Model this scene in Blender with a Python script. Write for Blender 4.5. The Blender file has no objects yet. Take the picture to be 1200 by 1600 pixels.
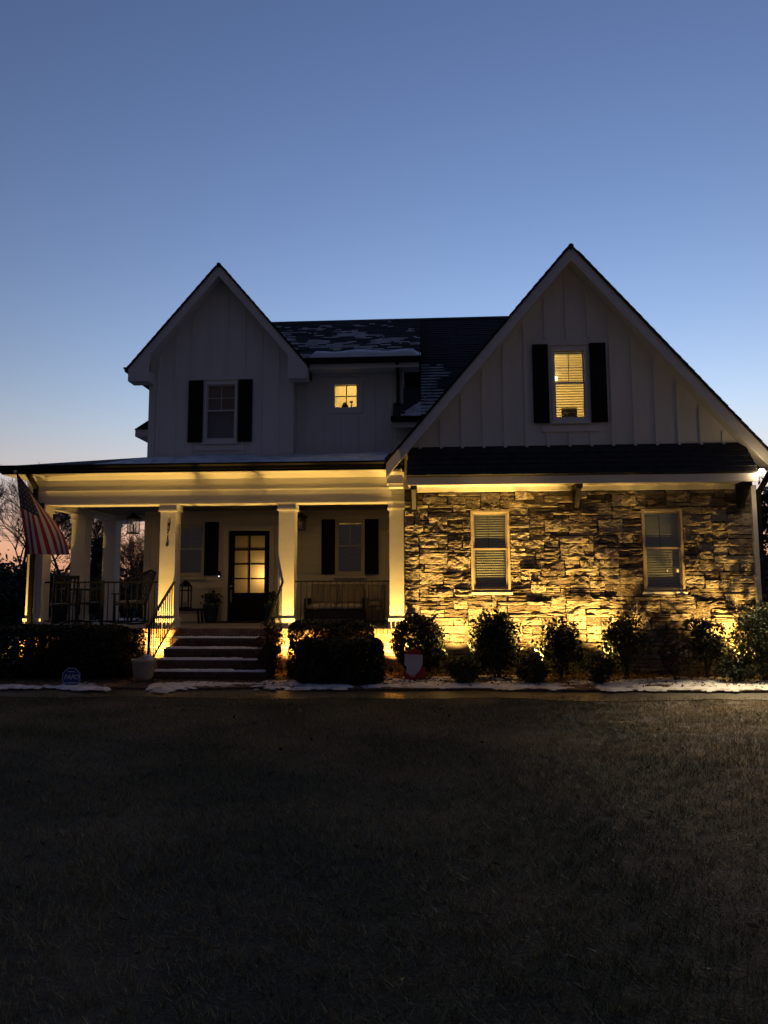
import bpy, bmesh, math, random
import numpy as np
from mathutils import Vector, Matrix, noise
from mathutils.geometry import tessellate_polygon

sc = bpy.context.scene
COL = sc.collection
rnd = random.Random(7)
nrs = np.random.RandomState(11)

# ------------------------------------------------------------------ camera
F_PX, HC = 1109.0, 1.62
_p, _y, _r = (math.radians(a) for a in (5.913, 3.325, -0.202))
f0 = Vector((-math.sin(_y), math.cos(_y), 0)); r0 = Vector((math.cos(_y), math.sin(_y), 0)); u0 = Vector((0, 0, 1))
CF = f0*math.cos(_p) + u0*math.sin(_p); CU = -f0*math.sin(_p) + u0*math.cos(_p)
CR = r0*math.cos(_r) + CU*math.sin(_r); CU = -r0*math.sin(_r) + CU*math.cos(_r)
cam = bpy.data.cameras.new('camera'); camo = bpy.data.objects.new('camera', cam); COL.objects.link(camo)
camo.matrix_world = Matrix(((CR.x, CU.x, -CF.x, 0), (CR.y, CU.y, -CF.y, 0), (CR.z, CU.z, -CF.z, HC), (0, 0, 0, 1)))
cam.sensor_fit = 'HORIZONTAL'; cam.sensor_width = 36; cam.lens = F_PX/1200*36
cam.clip_start = 0.05; cam.clip_end = 2000
sc.camera = camo
def ray(x, y): return CR*((x-600)/F_PX) + CU*((800-y)/F_PX) + CF
def P(x, y, Y):            # photo pixel -> point on the plane at depth Y
    d = ray(x, y); t = Y/d.y; return Vector((d.x*t, Y, HC+d.z*t))
def G(x, y, z=0.0):        # photo pixel -> point on a level plane
    d = ray(x, y); t = (z-HC)/d.z; return Vector((d.x*t, d.y*t, z))

# ------------------------------------------------------------------ sky, exposure (dusk: the sun is under the horizon)
w = bpy.data.worlds.new('World'); sc.world = w; w.use_nodes = True
sky = w.node_tree.nodes.new('ShaderNodeTexSky'); sky.sky_type = 'NISHITA'; sky.sun_disc = False
sky.sun_elevation = math.radians(-4.7); sky.sun_rotation = math.radians(12)
sky.ozone_density = 1.75; sky.dust_density = 0.9; sky.air_density = 1.65
def low_sky():
    # twilight haze near the horizon, strongest towards the sunset and fading all the way round
    nt = w.node_tree
    def nd(t, **k):
        n = nt.nodes.new(t)
        for a, v in k.items(): setattr(n, a, v)
        return n
    tc = nd('ShaderNodeTexCoord'); sp = nd('ShaderNodeSeparateXYZ'); nt.links.new(tc.outputs['Generated'], sp.inputs[0])
    fr = nd('ShaderNodeMapRange', interpolation_type='SMOOTHSTEP'); nt.links.new(sp.outputs[2], fr.inputs[0])
    for i, v in zip((1, 2, 3, 4), (.27, .06, 0.0, .92)): fr.inputs[i].default_value = v
    rp = nd('ShaderNodeValToRGB'); nt.links.new(sp.outputs[2], rp.inputs[0]); e = rp.color_ramp.elements
    for p_, c in ((0.0, (.78, .33, .15)), (.05, (.92, .50, .30)), (.13, (.70, .58, .58)), (.24, (.46, .55, .76))):
        q = e.new(p_); q.color = (*c, 1)
    e.remove(e[len(e)-1]); e.remove(e[0]) if e[0].position == 0 and e[0].color[0] < .01 else None
    az = math.radians(12); dt = nd('ShaderNodeVectorMath', operation='DOT_PRODUCT'); dt.inputs[1].default_value = (math.sin(az), math.cos(az), 0)
    nt.links.new(tc.outputs['Generated'], dt.inputs[0])
    wa = nd('ShaderNodeMapRange'); nt.links.new(dt.outputs['Value'], wa.inputs[0])
    for i, v in zip((1, 2, 3, 4), (-1, 1, .26, 1.06)): wa.inputs[i].default_value = v
    ps = nd('ShaderNodeMath', operation='POWER'); nt.links.new(wa.outputs[0], ps.inputs[0]); ps.inputs[1].default_value = 1.6
    sc_ = nd('ShaderNodeVectorMath', operation='SCALE'); 
    cm = nd('ShaderNodeMix', data_type='RGBA'); nt.links.new(wa.outputs[0], cm.inputs[0]); cm.inputs[6].default_value = (.28, .38, .60, 1); nt.links.new(rp.outputs[0], cm.inputs[7])
    nt.links.new(cm.outputs[2], sc_.inputs[0])
    m_ = nd('ShaderNodeMath', operation='MULTIPLY'); m_.inputs[1].default_value = 1/(.15*2**7.2); nt.links.new(ps.outputs[0], m_.inputs[0]); nt.links.new(m_.outputs[0], sc_.inputs['Scale'])
    mx = nd('ShaderNodeMix', data_type='RGBA'); nt.links.new(fr.outputs[0], mx.inputs[0]); tn = nd('ShaderNodeVectorMath', operation='MULTIPLY'); tn.inputs[1].default_value = (1.015, .965, 1.025); nt.links.new(sky.outputs[0], tn.inputs[0]); nt.links.new(tn.outputs[0], mx.inputs[6]); nt.links.new(sc_.outputs[0], mx.inputs[7])
    nt.links.new(mx.outputs[2], nt.nodes['Background'].inputs[0])
low_sky()
w.node_tree.nodes['Background'].inputs[1].default_value = 0.15
sc.view_settings.view_transform = 'Standard'; sc.view_settings.look = 'None'
sc.view_settings.exposure = 7.2; sc.view_settings.gamma = 1.0
EXPO = 2**7.2
sc.render.engine = 'CYCLES'
sc.cycles.use_denoising = True
try: sc.cycles.denoiser = 'OPENIMAGEDENOISE'
except Exception: pass
sc.cycles.max_bounces = 7; sc.cycles.diffuse_bounces = 4; sc.cycles.transparent_max_bounces = 12
sc.cycles.sample_clamp_indirect = 0.06
sc.cycles.light_sampling_threshold = 0.0
WARM = (1.0, 0.575, 0.125)

# ------------------------------------------------------------------ materials
def mat(name, col, rough=0.6, metal=0.0, spec=0.5):
    m = bpy.data.materials.new(name); m.use_nodes = True
    b = m.node_tree.nodes['Principled BSDF']
    b.inputs['Base Color'].default_value = (*col, 1); b.inputs['Roughness'].default_value = rough
    b.inputs['Metallic'].default_value = metal; b.inputs['Specular IOR Level'].default_value = spec
    return m
def N(m, t, **kw):
    n = m.node_tree.nodes.new(t)
    for k, v in kw.items(): setattr(n, k, v)
    return n
def L(m, a, b): m.node_tree.links.new(a, b)
def vary(m, cols, scale=4.0, detail=6, stretch=(1, 1, 1), bump=0.0, bscale=None, bdist=0.02, rnd_amt=0.0, lo=0.35, hi=0.65, coord='Object'):
    """noise colour ramp over object coordinates + optional per-object random shift + bump"""
    b = m.node_tree.nodes['Principled BSDF']
    tc = N(m, 'ShaderNodeTexCoord'); mp = N(m, 'ShaderNodeMapping'); mp.inputs['Scale'].default_value = stretch
    L(m, tc.outputs[coord], mp.inputs[0])
    nz = N(m, 'ShaderNodeTexNoise'); nz.inputs['Scale'].default_value = scale; nz.inputs['Detail'].default_value = detail
    nz.inputs['Roughness'].default_value = 0.65
    L(m, mp.outputs[0], nz.inputs['Vector'])
    fac = nz.outputs['Fac']
    if rnd_amt:
        oi = N(m, 'ShaderNodeObjectInfo'); ma = N(m, 'ShaderNodeMath', operation='MULTIPLY_ADD')
        sb = N(m, 'ShaderNodeMath', operation='SUBTRACT'); sb.inputs[1].default_value = 0.5
        L(m, oi.outputs['Random'], sb.inputs[0]); ma.inputs[1].default_value = rnd_amt
        L(m, sb.outputs[0], ma.inputs[0]); L(m, nz.outputs['Fac'], ma.inputs[2]); fac = ma.outputs[0]
    cr = N(m, 'ShaderNodeValToRGB'); e = cr.color_ramp.elements
    while len(e) < len(cols): e.new(0.5)
    for i, c in enumerate(cols):
        e[i].position = lo + (hi-lo)*i/(len(cols)-1); e[i].color = (*c, 1)
    L(m, fac, cr.inputs[0]); L(m, cr.outputs[0], b.inputs['Base Color'])
    if bump:
        n2 = N(m, 'ShaderNodeTexNoise'); n2.inputs['Scale'].default_value = bscale or scale*4; n2.inputs['Detail'].default_value = 7
        L(m, mp.outputs[0], n2.inputs['Vector'])
        bp = N(m, 'ShaderNodeBump'); bp.inputs['Strength'].default_value = bump; bp.inputs['Distance'].default_value = bdist
        L(m, n2.outputs['Fac'], bp.inputs['Height']); L(m, bp.outputs[0], b.inputs['Normal'])
    return m
def emis(name, col, display):
    m = bpy.data.materials.new(name); m.use_nodes = True
    b = m.node_tree.nodes['Principled BSDF']
    b.inputs['Base Color'].default_value = (0.02, 0.02, 0.02, 1)
    b.inputs['Emission Color'].default_value = (*col, 1); b.inputs['Emission Strength'].default_value = display/EXPO
    return m

M = {}
M['siding'] = vary(mat('siding_paint', (.5, .49, .47), .62), [(.72, .69, .62), (.78, .75, .68)], 2.2, stretch=(.4, .4, 3), bump=.25, bscale=26, bdist=.004)
M['board'] = vary(mat('vertical_board_paint', (.5, .49, .47), .62), [(.74, .71, .65), (.80, .77, .71)], 2.0, stretch=(3, 3, .4), bump=.2, bscale=22, bdist=.004)
M['trim'] = vary(mat('trim_paint', (.7, .68, .64), .55), [(.70, .68, .63), (.78, .76, .71)], 2.5, bump=.3, bscale=40, bdist=.003, stretch=(.5, .5, 3))
M['stone'] = vary(mat('ledge_stone', (.33, .29, .24), .85), [(.15, .115, .09), (.31, .275, .235), (.42, .345, .265), (.53, .475, .40)], 3.2, 9, rnd_amt=.55, lo=.28, hi=.72, bump=1.0, bscale=9, bdist=.11)
M['mortar'] = mat('stone_joint', (.05, .042, .034), .95)
M['brick'] = vary(mat('fired_brick', (.3, .15, .09), .85), [(.20, .105, .07), (.34, .205, .135), (.44, .29, .19)], 6, rnd_amt=.5, lo=.3, hi=.7, bump=.6, bscale=60, bdist=.004)
M['brick_dark'] = vary(mat('dark_step_brick', (.1, .05, .035), .85), [(.06, .032, .024), (.11, .058, .04), (.15, .08, .055)], 9, lo=.3, hi=.7, bump=.6, bscale=60, bdist=.004)
M['tan_trim'] = vary(mat('tan_window_trim', (.40, .34, .26), .5), [(.36, .30, .23), (.43, .37, .285)], 4)
M['pane_backing'] = mat('grey_pane_backing', (.40, .41, .43), .9)
M['brickmortar'] = vary(mat('brick_mortar', (.42, .38, .33), .95), [(.34, .31, .27), (.46, .42, .37)], 8)
M['shingle'] = vary(mat('asphalt_shingle', (.035, .035, .038), .92), [(.012, .012, .014), (.022, .022, .024), (.034, .033, .034)], 7, 8, bump=.4, bscale=120, bdist=.004)
M['gutter'] = mat('dark_bronze_metal', (.022, .019, .017), .38, .6)
M['iron'] = mat('black_iron', (.012, .012, .013), .42, .5)
M['shutter'] = vary(mat('black_shutter_paint', (.008, .008, .010), .7, spec=.2), [(.005, .005, .007), (.011, .011, .013)], 5, stretch=(3, 3, .5), bump=.2, bscale=30, bdist=.003)
M['door'] = mat('black_door_paint', (.004, .004, .005), .5, spec=.25)
M['vinyl'] = mat('window_vinyl', (.62, .60, .55), .45)
M['blind'] = mat('blind_slat', (.50, .47, .40), .55)
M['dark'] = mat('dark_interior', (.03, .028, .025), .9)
M['room'] = mat('room_wall_paint', (.75, .66, .48), .8)
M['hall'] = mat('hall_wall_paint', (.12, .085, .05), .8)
M['floor'] = vary(mat('porch_concrete', (.36, .34, .31), .75), [(.29, .275, .25), (.38, .36, .33)], 3, bump=.3, bscale=60, bdist=.004)
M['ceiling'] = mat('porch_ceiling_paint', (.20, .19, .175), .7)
M['timber'] = vary(mat('stained_bracket_timber', (.02, .014, .01), .65), [(.012, .008, .006), (.028, .019, .012)], 4, stretch=(4, 4, .6), bump=.4, bscale=25, bdist=.004)
M['snow'] = vary(mat('snow', (.6, .6, .61), .7), [(.36, .35, .34), (.60, .60, .61), (.72, .72, .74)], 3.5, bump=.55, bscale=30, bdist=.02)
M['snow_clean'] = vary(mat('clean_snow', (.8, .81, .83), .7), [(.70, .71, .73), (.82, .83, .85)], 4, bump=.4, bscale=25, bdist=.02)
M['brass'] = mat('satin_nickel', (.55, .52, .46), .3, .9)
M['lampmetal'] = mat('lantern_bronze', (.16, .13, .09), .5, .4)
M['bulb'] = emis('uplight_lens_glow', WARM, 6.0)
M['flood'] = emis('floodlight_lens_glow', (1, .80, .42), 60.0)
M['belldot'] = emis('doorbell_ring_glow', (.9, .95, 1), 1.6)
M['lampglow'] = emis('table_lamp_glow', (1, .78, .42), 14.0)
M['amber'] = emis('amber_reflection_glow', (1, .55, .12), 1.6)  # glow standing in for a reflection on the glass
M['letter'] = mat('painted_wood_letter', (.05, .018, .012), .6)
M['rust'] = mat('dark_red_paint', (.35, .02, .02), .6)
M['pot_pale'] = vary(mat('pale_glazed_pot', (.35, .32, .25), .4), [(.28, .26, .20), (.38, .35, .28)], 6, bump=.2)
M['pot_teal'] = vary(mat('teal_glazed_pot', (.02, .05, .05), .25), [(.012, .03, .032), (.03, .07, .07)], 5, stretch=(6, 6, .6))
M['pot_terra'] = mat('terracotta', (.22, .09, .05), .85)
M['soil'] = mat('potting_soil', (.03, .022, .016), .95)
M['cushion'] = vary(mat('tan_cushion_fabric', (.32, .27, .21), .9), [(.27, .23, .175), (.35, .30, .235)], 12, bump=.3, bscale=120, bdist=.004)
M['cushion2'] = vary(mat('cream_cushion_fabric', (.45, .41, .34), .9), [(.39, .35, .29), (.48, .44, .37)], 12, bump=.3, bscale=120, bdist=.004)
M['wicker'] = vary(mat('brown_wicker', (.16, .11, .07), .8), [(.09, .06, .035), (.21, .15, .095)], 30, stretch=(1, 1, 2.5), bump=.8, bscale=60, bdist=.01)
M['darkwood'] = mat('dark_patio_frame', (.018, .016, .015), .5)
M['bark'] = vary(mat('grey_brown_bark', (.05, .04, .032), .9), [(.03, .024, .019), (.075, .06, .048)], 5, stretch=(3, 3, .6), bump=.6)
M['twig'] = mat('bare_twig_bark', (.045, .034, .027), .9)
M['mulch'] = vary(mat('pine_straw_mulch', (.10, .055, .03), .95), [(.035, .02, .012), (.10, .058, .032), (.19, .12, .065)], 16, 10, stretch=(1, .45, 1), bump=1.0, bscale=60, bdist=.03)
M['concrete'] = vary(mat('wet_concrete_walk', (.10, .09, .07), .45), [(.03, .026, .017), (.065, .056, .04), (.11, .096, .072)], 1.6, 8, bump=.35, bscale=14, bdist=.006)
M['lawn'] = vary(mat('lawn_soil', (.05, .045, .028), .95), [(.035, .025, .013), (.06, .042, .022), (.09, .064, .036)], 1.3, 10, bump=.8, bscale=40, bdist=.02)
M['far_ground'] = vary(mat('far_field', (.06, .055, .04), .95), [(.035, .035, .022), (.07, .062, .042), (.4, .41, .43)], .35, 8, lo=.35, hi=.68)
def leafmat(name, a, b):
    m = mat(name, a, .5, spec=.4)
    bs = m.node_tree.nodes['Principled BSDF']
    gi = N(m, 'ShaderNodeNewGeometry'); mx = N(m, 'ShaderNodeValToRGB')
    mx.color_ramp.elements[0].color = (*a, 1); mx.color_ramp.elements[1].color = (*b, 1)
    L(m, gi.outputs['Random Per Island'], mx.inputs[0]); L(m, mx.outputs[0], bs.inputs['Base Color'])
    return m
M['leaf'] = leafmat('glossy_shrub_leaf', (.010, .017, .006), (.03, .04, .015))
M['leaf_box'] = leafmat('boxwood_leaf', (.008, .013, .005), (.024, .031, .012))
M['leaf_red'] = leafmat('winter_bronze_leaf', (.028, .013, .008), (.06, .03, .014))
M['leaf_lit'] = leafmat('floodlit_leaf', (.04, .06, .03), (.12, .13, .07))  # lighter copy of the shrub leaf, floodlight brightness put into its colour
M['needle'] = leafmat('dark_evergreen_foliage', (.010, .018, .008), (.03, .04, .018))
M['brownleaf'] = leafmat('dry_oak_leaf', (.10, .045, .02), (.24, .12, .055))
def translucent(m, amt, col):
    nt = m.node_tree; out = [n for n in nt.nodes if n.type == 'OUTPUT_MATERIAL'][0]; b = nt.nodes['Principled BSDF']
    t = N(m, 'ShaderNodeBsdfTranslucent'); t.inputs[0].default_value = (*col, 1); x = N(m, 'ShaderNodeMixShader'); x.inputs[0].default_value = amt
    L(m, b.outputs[0], x.inputs[1]); L(m, t.outputs[0], x.inputs[2]); L(m, x.outputs[0], out.inputs[0])
translucent(M['brownleaf'], .6, (.5, .22, .09))
M['litter'] = leafmat('fallen_leaf_litter', (.03, .018, .010), (.12, .07, .035))
M['litter'].node_tree.nodes['Principled BSDF'].inputs['Roughness'].default_value = .95; M['litter'].node_tree.nodes['Principled BSDF'].inputs['Specular IOR Level'].default_value = .05
M['grass'] = leafmat('dormant_grass_blade', (.085, .085, .030), (.33, .275, .125))
def glassmat(name, tint=(.9, .93, .92), refl=.10):
    m = bpy.data.materials.new(name); m.use_nodes = True; nt = m.node_tree
    for n in list(nt.nodes):
        if n.type == 'BSDF_PRINCIPLED': nt.nodes.remove(n)
    out = [n for n in nt.nodes if n.type == 'OUTPUT_MATERIAL'][0]
    tr = N(m, 'ShaderNodeBsdfTransparent'); tr.inputs[0].default_value = (*tint, 1)
    gl = N(m, 'ShaderNodeBsdfGlossy'); gl.inputs['Roughness'].default_value = .02
    lw = N(m, 'ShaderNodeLayerWeight'); lw.inputs[0].default_value = .25
    ma = N(m, 'ShaderNodeMath', operation='MULTIPLY_ADD'); ma.inputs[1].default_value = .45; ma.inputs[2].default_value = refl
    L(m, lw.outputs['Fresnel'], ma.inputs[0])
    mx = N(m, 'ShaderNodeMixShader'); L(m, ma.outputs[0], mx.inputs[0]); L(m, tr.outputs[0], mx.inputs[1]); L(m, gl.outputs[0], mx.inputs[2])
    L(m, mx.outputs[0], out.inputs[0])
    return m
M['glass'] = glassmat('window_glass')
def frosted(name):
    m = bpy.data.materials.new(name); m.use_nodes = True; nt = m.node_tree
    for n in list(nt.nodes):
        if n.type == 'BSDF_PRINCIPLED': nt.nodes.remove(n)
    out = [n for n in nt.nodes if n.type == 'OUTPUT_MATERIAL'][0]
    tr = N(m, 'ShaderNodeBsdfTranslucent'); tr.inputs[0].default_value = (.8, .74, .6, 1)
    gl = N(m, 'ShaderNodeBsdfGlossy'); gl.inputs['Roughness'].default_value = .3
    mx = N(m, 'ShaderNodeMixShader'); mx.inputs[0].default_value = .05
    L(m, tr.outputs[0], mx.inputs[1]); L(m, gl.outputs[0], mx.inputs[2]); L(m, mx.outputs[0], out.inputs[0])
    return m
M['frost'] = frosted('frosted_door_glass')

# ------------------------------------------------------------------ mesh helpers
class MB:
    def __init__(s): s.v = []; s.f = []
    def add(s, vs, fs):
        o = len(s.v); s.v += [tuple(v) for v in vs]; s.f += [tuple(i+o for i in f) for f in fs]; return s
    def box(s, x0, x1, y0, y1, z0, z1):
        return s.add([(x0,y0,z0),(x1,y0,z0),(x1,y1,z0),(x0,y1,z0),(x0,y0,z1),(x1,y0,z1),(x1,y1,z1),(x0,y1,z1)],
                     [(0,3,2,1),(4,5,6,7),(0,1,5,4),(1,2,6,5),(2,3,7,6),(3,0,4,7)])
    def hexa(s, b, t):          # bottom quad, top quad (ccw seen from above)
        return s.add(list(b)+list(t), [(3,2,1,0),(4,5,6,7),(0,1,5,4),(1,2,6,5),(2,3,7,6),(3,0,4,7)])
    def bar(s, a, b, wx, wz, up=(0, 0, 1)):   # rectangular bar from a to b
        a = Vector(a); b = Vector(b); d = (b-a).normalized(); up = Vector(up)
        sx = d.cross(up); sx = sx.normalized() if sx.length > 1e-5 else Vector((1, 0, 0)); sz = sx.cross(d).normalized()
        sx *= wx/2; sz *= wz/2
        c = [a-sx-sz, a+sx-sz, a+sx+sz, a-sx+sz, b-sx-sz, b+sx-sz, b+sx+sz, b-sx+sz]
        return s.add(c, [(3,2,1,0),(4,5,6,7),(0,1,5,4),(1,2,6,5),(2,3,7,6),(3,0,4,7)])
    def tube(s, pts, rs, n=8, cap=True):
        pts = [Vector(p) for p in pts]
        if not hasattr(rs, '__len__'): rs = [rs]*len(pts)
        rings = []
        for i, p in enumerate(pts):
            d = (pts[min(i+1, len(pts)-1)]-pts[max(i-1, 0)]).normalized()
            u = d.cross(Vector((0, 0, 1))) if abs(d.z) < .9 else d.cross(Vector((1, 0, 0)))
            u.normalize(); v = d.cross(u)
            rings.append([p + (u*math.cos(2*math.pi*k/n)+v*math.sin(2*math.pi*k/n))*rs[i] for k in range(n)])
        o = len(s.v)
        for r in rings: s.v += [tuple(q) for q in r]
        for i in range(len(rings)-1):
            for k in range(n):
                k2 = (k+1) % n
                s.f.append((o+i*n+k, o+i*n+k2, o+(i+1)*n+k2, o+(i+1)*n+k))
        if cap:
            s.f.append(tuple(o+k for k in range(n))[::-1]); s.f.append(tuple(o+(len(rings)-1)*n+k for k in range(n)))
        return s
    def lathe(s, prof, n=20, c=(0, 0, 0)):
        o = len(s.v)
        for r, z in prof:
            for k in range(n):
                a = 2*math.pi*k/n; s.v.append((c[0]+r*math.cos(a), c[1]+r*math.sin(a), c[2]+z))
        for i in range(len(prof)-1):
            for k in range(n):
                k2 = (k+1) % n; s.f.append((o+i*n+k, o+i*n+k2, o+(i+1)*n+k2, o+(i+1)*n+k))
        s.f.append(tuple(o+k for k in range(n))[::-1]); s.f.append(tuple(o+(len(prof)-1)*n+k for k in range(n)))
        return s
    def prism(s, poly, a0, a1, axis='Y', holes=()):
        """poly in the plane across axis: axis Y -> (x,z); axis X -> (y,z); axis Z -> (x,y)"""
        def pt(p, a):
            return (p[0], a, p[1]) if axis == 'Y' else ((a, p[0], p[1]) if axis == 'X' else (p[0], p[1], a))
        loops = [list(poly)]+[list(h) for h in holes]
        flat = [p for l in loops for p in l]; n = len(flat)
        tris = tessellate_polygon([[Vector((p[0], p[1], 0)) for p in l] for l in loops])
        vs = [pt(p, a0) for p in flat]+[pt(p, a1) for p in flat]
        fs = [tuple(t) for t in tris]+[tuple(i+n for i in t[::-1]) for t in tris]
        o = 0
        for l in loops:
            m = len(l)
            for i in range(m):
                j = (i+1) % m; fs.append((o+i, o+j, o+j+n, o+i+n))
            o += m
        return s.add(vs, fs)
    def mesh(s, name, m=None, smooth=False, fix=True):
        me = bpy.data.meshes.new(name); me.from_pydata(s.v, [], s.f); me.update()
        if fix:
            bm = bmesh.new(); bm.from_mesh(me); bmesh.ops.recalc_face_normals(bm, faces=bm.faces); bm.to_mesh(me); bm.free()
        if m is not None: me.materials.append(m)
        if smooth: me.polygons.foreach_set('use_smooth', [True]*len(me.polygons))
        return me
def rect(x0, x1, z0, z1): return [(x0, z0), (x1, z0), (x1, z1), (x0, z1)]

def tag(o, label=None, cat=None, group=None, kind=None):
    if label: o['label'] = label
    if cat: o['category'] = cat
    if group: o['group'] = group
    if kind: o['kind'] = kind
    return o
def link(o, parent=None):
    COL.objects.link(o)
    if parent is not None: o.parent = parent
    return o
def obj(name, mb, m, parent=None, smooth=False, kind=None, label=None):
    me = mb.mesh(name, m, smooth) if isinstance(mb, MB) else mb
    o = link(bpy.data.objects.new(name, me), parent)
    if parent is not None and parent.get('_abs'): o.matrix_parent_inverse = Matrix.Translation(-parent.location)
    return tag(o, kind=kind, label=label)
def thing(name, label, cat, loc=(0, 0, 0), rotz=0, group=None, absolute=False):
    o = link(bpy.data.objects.new(name, None)); o.empty_display_size = .2
    o.location = loc; o.rotation_euler = (0, 0, rotz); tag(o, label, cat, group)
    if absolute: o['_abs'] = 1
    return o
def structure(name, mb, m, smooth=False): return obj(name, mb, m, smooth=smooth, kind='structure')
def copy_tree(o, parent=None):
    c = o.copy(); COL.objects.link(c); c.parent = parent
    for ch in list(o.children): copy_tree(ch, c)
    return c
def text_mesh(body, size, depth, m, shear=0.0):
    cu = bpy.data.curves.new('text', 'FONT'); cu.body = body; cu.size = size; cu.extrude = depth; cu.align_x = 'CENTER'; cu.align_y = 'CENTER'
    cu.shear = shear; cu.offset = size*.012
    t = bpy.data.objects.new('text', cu); COL.objects.link(t)
    me = bpy.data.meshes.new_from_object(t); bpy.data.objects.remove(t); me.materials.clear(); me.materials.append(m)
    return me
def quads_mesh(name, V4, m):
    """V4: (n,4,3) array of separate quads"""
    n = len(V4); me = bpy.data.meshes.new(name)
    me.vertices.add(n*4); me.vertices.foreach_set('co', V4.reshape(-1).astype(np.float32))
    me.loops.add(n*4); me.loops.foreach_set('vertex_index', np.arange(n*4, dtype=np.int32))
    me.polygons.add(n); me.polygons.foreach_set('loop_start', np.arange(0, n*4, 4, dtype=np.int32))
    me.update(calc_edges=True); me.materials.append(m); return me
def leaves(C, size, m, name='foliage', asp=.55, up=0.0):
    """diamond leaves at centres C"""
    n = len(C); d = nrs.normal(size=(n, 3)); d[:, 2] += up; d /= np.linalg.norm(d, axis=1)[:, None]
    e = np.cross(d, nrs.normal(size=(n, 3))); e /= np.linalg.norm(e, axis=1)[:, None]
    s = size*(.6+.8*nrs.rand(n))[:, None]
    V = np.stack([C-d*s, C+e*s*asp, C+d*s, C-e*s*asp], 1)
    return quads_mesh(name, V, m)

# ------------------------------------------------------------------ ground, walk, bed
def sheet(name, x0, x1, y0, y1, z, m, nx=1, ny=1, amp=0.0, fr=.5):
    b = MB()
    for j in range(ny+1):
        for i in range(nx+1):
            x = x0+(x1-x0)*i/nx; y = y0+(y1-y0)*j/ny
            b.v.append((x, y, z+(amp*noise.noise(Vector((x*fr, y*fr, 3.3)))*min(1, max(0, 10.2-y)/1.5) if amp and y < 10.6 else 0)))
    for j in range(ny):
        for i in range(nx):
            a = j*(nx+1)+i; b.f.append((a, a+1, a+nx+2, a+nx+1))
    return structure(name, b, m, smooth=True)
sheet('ground', -700, 700, -300, 900, -.06, M['far_ground'])
sheet('lawn', -30, 30, -6, 10.55, 0, M['lawn'], 60, 34, .05, .4)
def strip(name, front, back, z, m, step=.25, x0=-12, x1=12):
    b = MB(); n = int((x1-x0)/step)
    for i in range(n+1):
        x = x0+(x1-x0)*i/n
        b.v += [(x, front(x), z-.05), (x, front(x), z), (x, back(x), z), (x, back(x), z-.05)]
    for i in range(n):
        for k in range(3): b.f.append((i*4+k, i*4+k+1, i*4+k+5, i*4+k+4))
    return structure(name, b, m)
wob = lambda x, s, a: a*noise.noise(Vector((x*.6, s, 0)))
strip('walkway', lambda x: 10.36+wob(x, 1, .30)+.10*noise.noise(Vector((x*3.1, 2, 0)))+.03*noise.noise(Vector((x*9, 2, 0))), lambda x: 11.30, .008, M['concrete'], .06)
strip('planting_bed', lambda x: 11.12+wob(x, 5, .16), lambda x: 13.7, .045, M['mulch'])
sheet('side_yard', -60, -8.6, 10.4, 60, -.02, M['far_ground'], 20, 20, .05, .2)
sheet('right_yard', 7.2, 60, 10.4, 60, -.02, M['far_ground'], 20, 20, .05, .2)

def snow_patch(name, x0, x1, fy, by, z, thr, seed, dx=.038, th=.020, fr=1.1):
    """snow lying on level ground, ragged outline and thinning edges"""
    b = MB(); nx = int((x1-x0)/dx); idx = {}
    ylo = min(fy(x0+(x1-x0)*i/20) for i in range(21)); yhi = max(by(x0+(x1-x0)*i/20) for i in range(21)); ny = int((yhi-ylo)/dx)
    def val(x, y):
        e = min((y-fy(x))/.34, (by(x)-y)/.40, (x-x0)/.4, (x1-x)/.4, 1.0)
        n = noise.fractal(Vector((x*fr, y*fr*1.7, seed)), .9, 2.1, 5)+.5*noise.fractal(Vector((x*7, y*9, seed+4)), .8, 2, 3)
        n += .55*noise.noise(Vector((x*.9+seed, y*3.2, seed*2)))
        return n*.62+e*.72-thr
    H = {}
    for j in range(ny+1):
        for i in range(nx+1):
            H[i, j] = val(x0+i*dx, ylo+j*dx)
    def vid(i, j):
        if (i, j) not in idx:
            h = H[i, j]; idx[i, j] = len(b.v)
            b.v.append((x0+i*dx, ylo+j*dx, z+min(th, max(-.012, h*.10))+.006*noise.noise(Vector((i*.2, j*.2, seed)))))
        return idx[i, j]
    for j in range(ny):
        for i in range(nx):
            if max(H[i, j], H[i+1, j], H[i, j+1], H[i+1, j+1]) > 0:
                b.f.append((vid(i, j), vid(i+1, j), vid(i+1, j+1), vid(i, j+1)))
    o = obj(name, b, M['snow'], smooth=True, kind='stuff')
    return o
tag(snow_patch('snow_cover', -1.2, 6.4, lambda x: 10.92+.34*noise.noise(Vector((x*.8, 7, 0)))+.18*noise.noise(Vector((x*2.7, 7, 0))), lambda x: 12.6+.35*math.sin(x*1.7)+.3*noise.noise(Vector((x*1.9, 3, 0))), .048, .56, 1.0), 'thin crusted snow along the front of the stone wall bed', 'snow')
tag(snow_patch('snow_cover', -4.7, -.9, lambda x: 10.66+.30*noise.noise(Vector((x*.9, 17, 0)))+.15*noise.noise(Vector((x*3, 17, 0))), lambda x: 12.1, .048, .70, 9.0), 'patchy snow on the walk in front of the brick steps', 'snow')
tag(snow_patch('snow_cover', -9.5, -4.5, lambda x: 10.66+.30*noise.noise(Vector((x*.9, 27, 0)))+.15*noise.noise(Vector((x*3, 27, 0))), lambda x: 12.0, .048, .68, 17.0), 'bluish snow below the dark hedge and octagonal yard sign', 'snow')
tag(snow_patch('snow_cover', -30, -9.0, lambda x: 19.0, lambda x: 27.0, 0.0, .25, 37.0, dx=.2, fr=.3, th=.05), 'sheet of snow on the side yard beyond the porch corner', 'snow')

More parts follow.
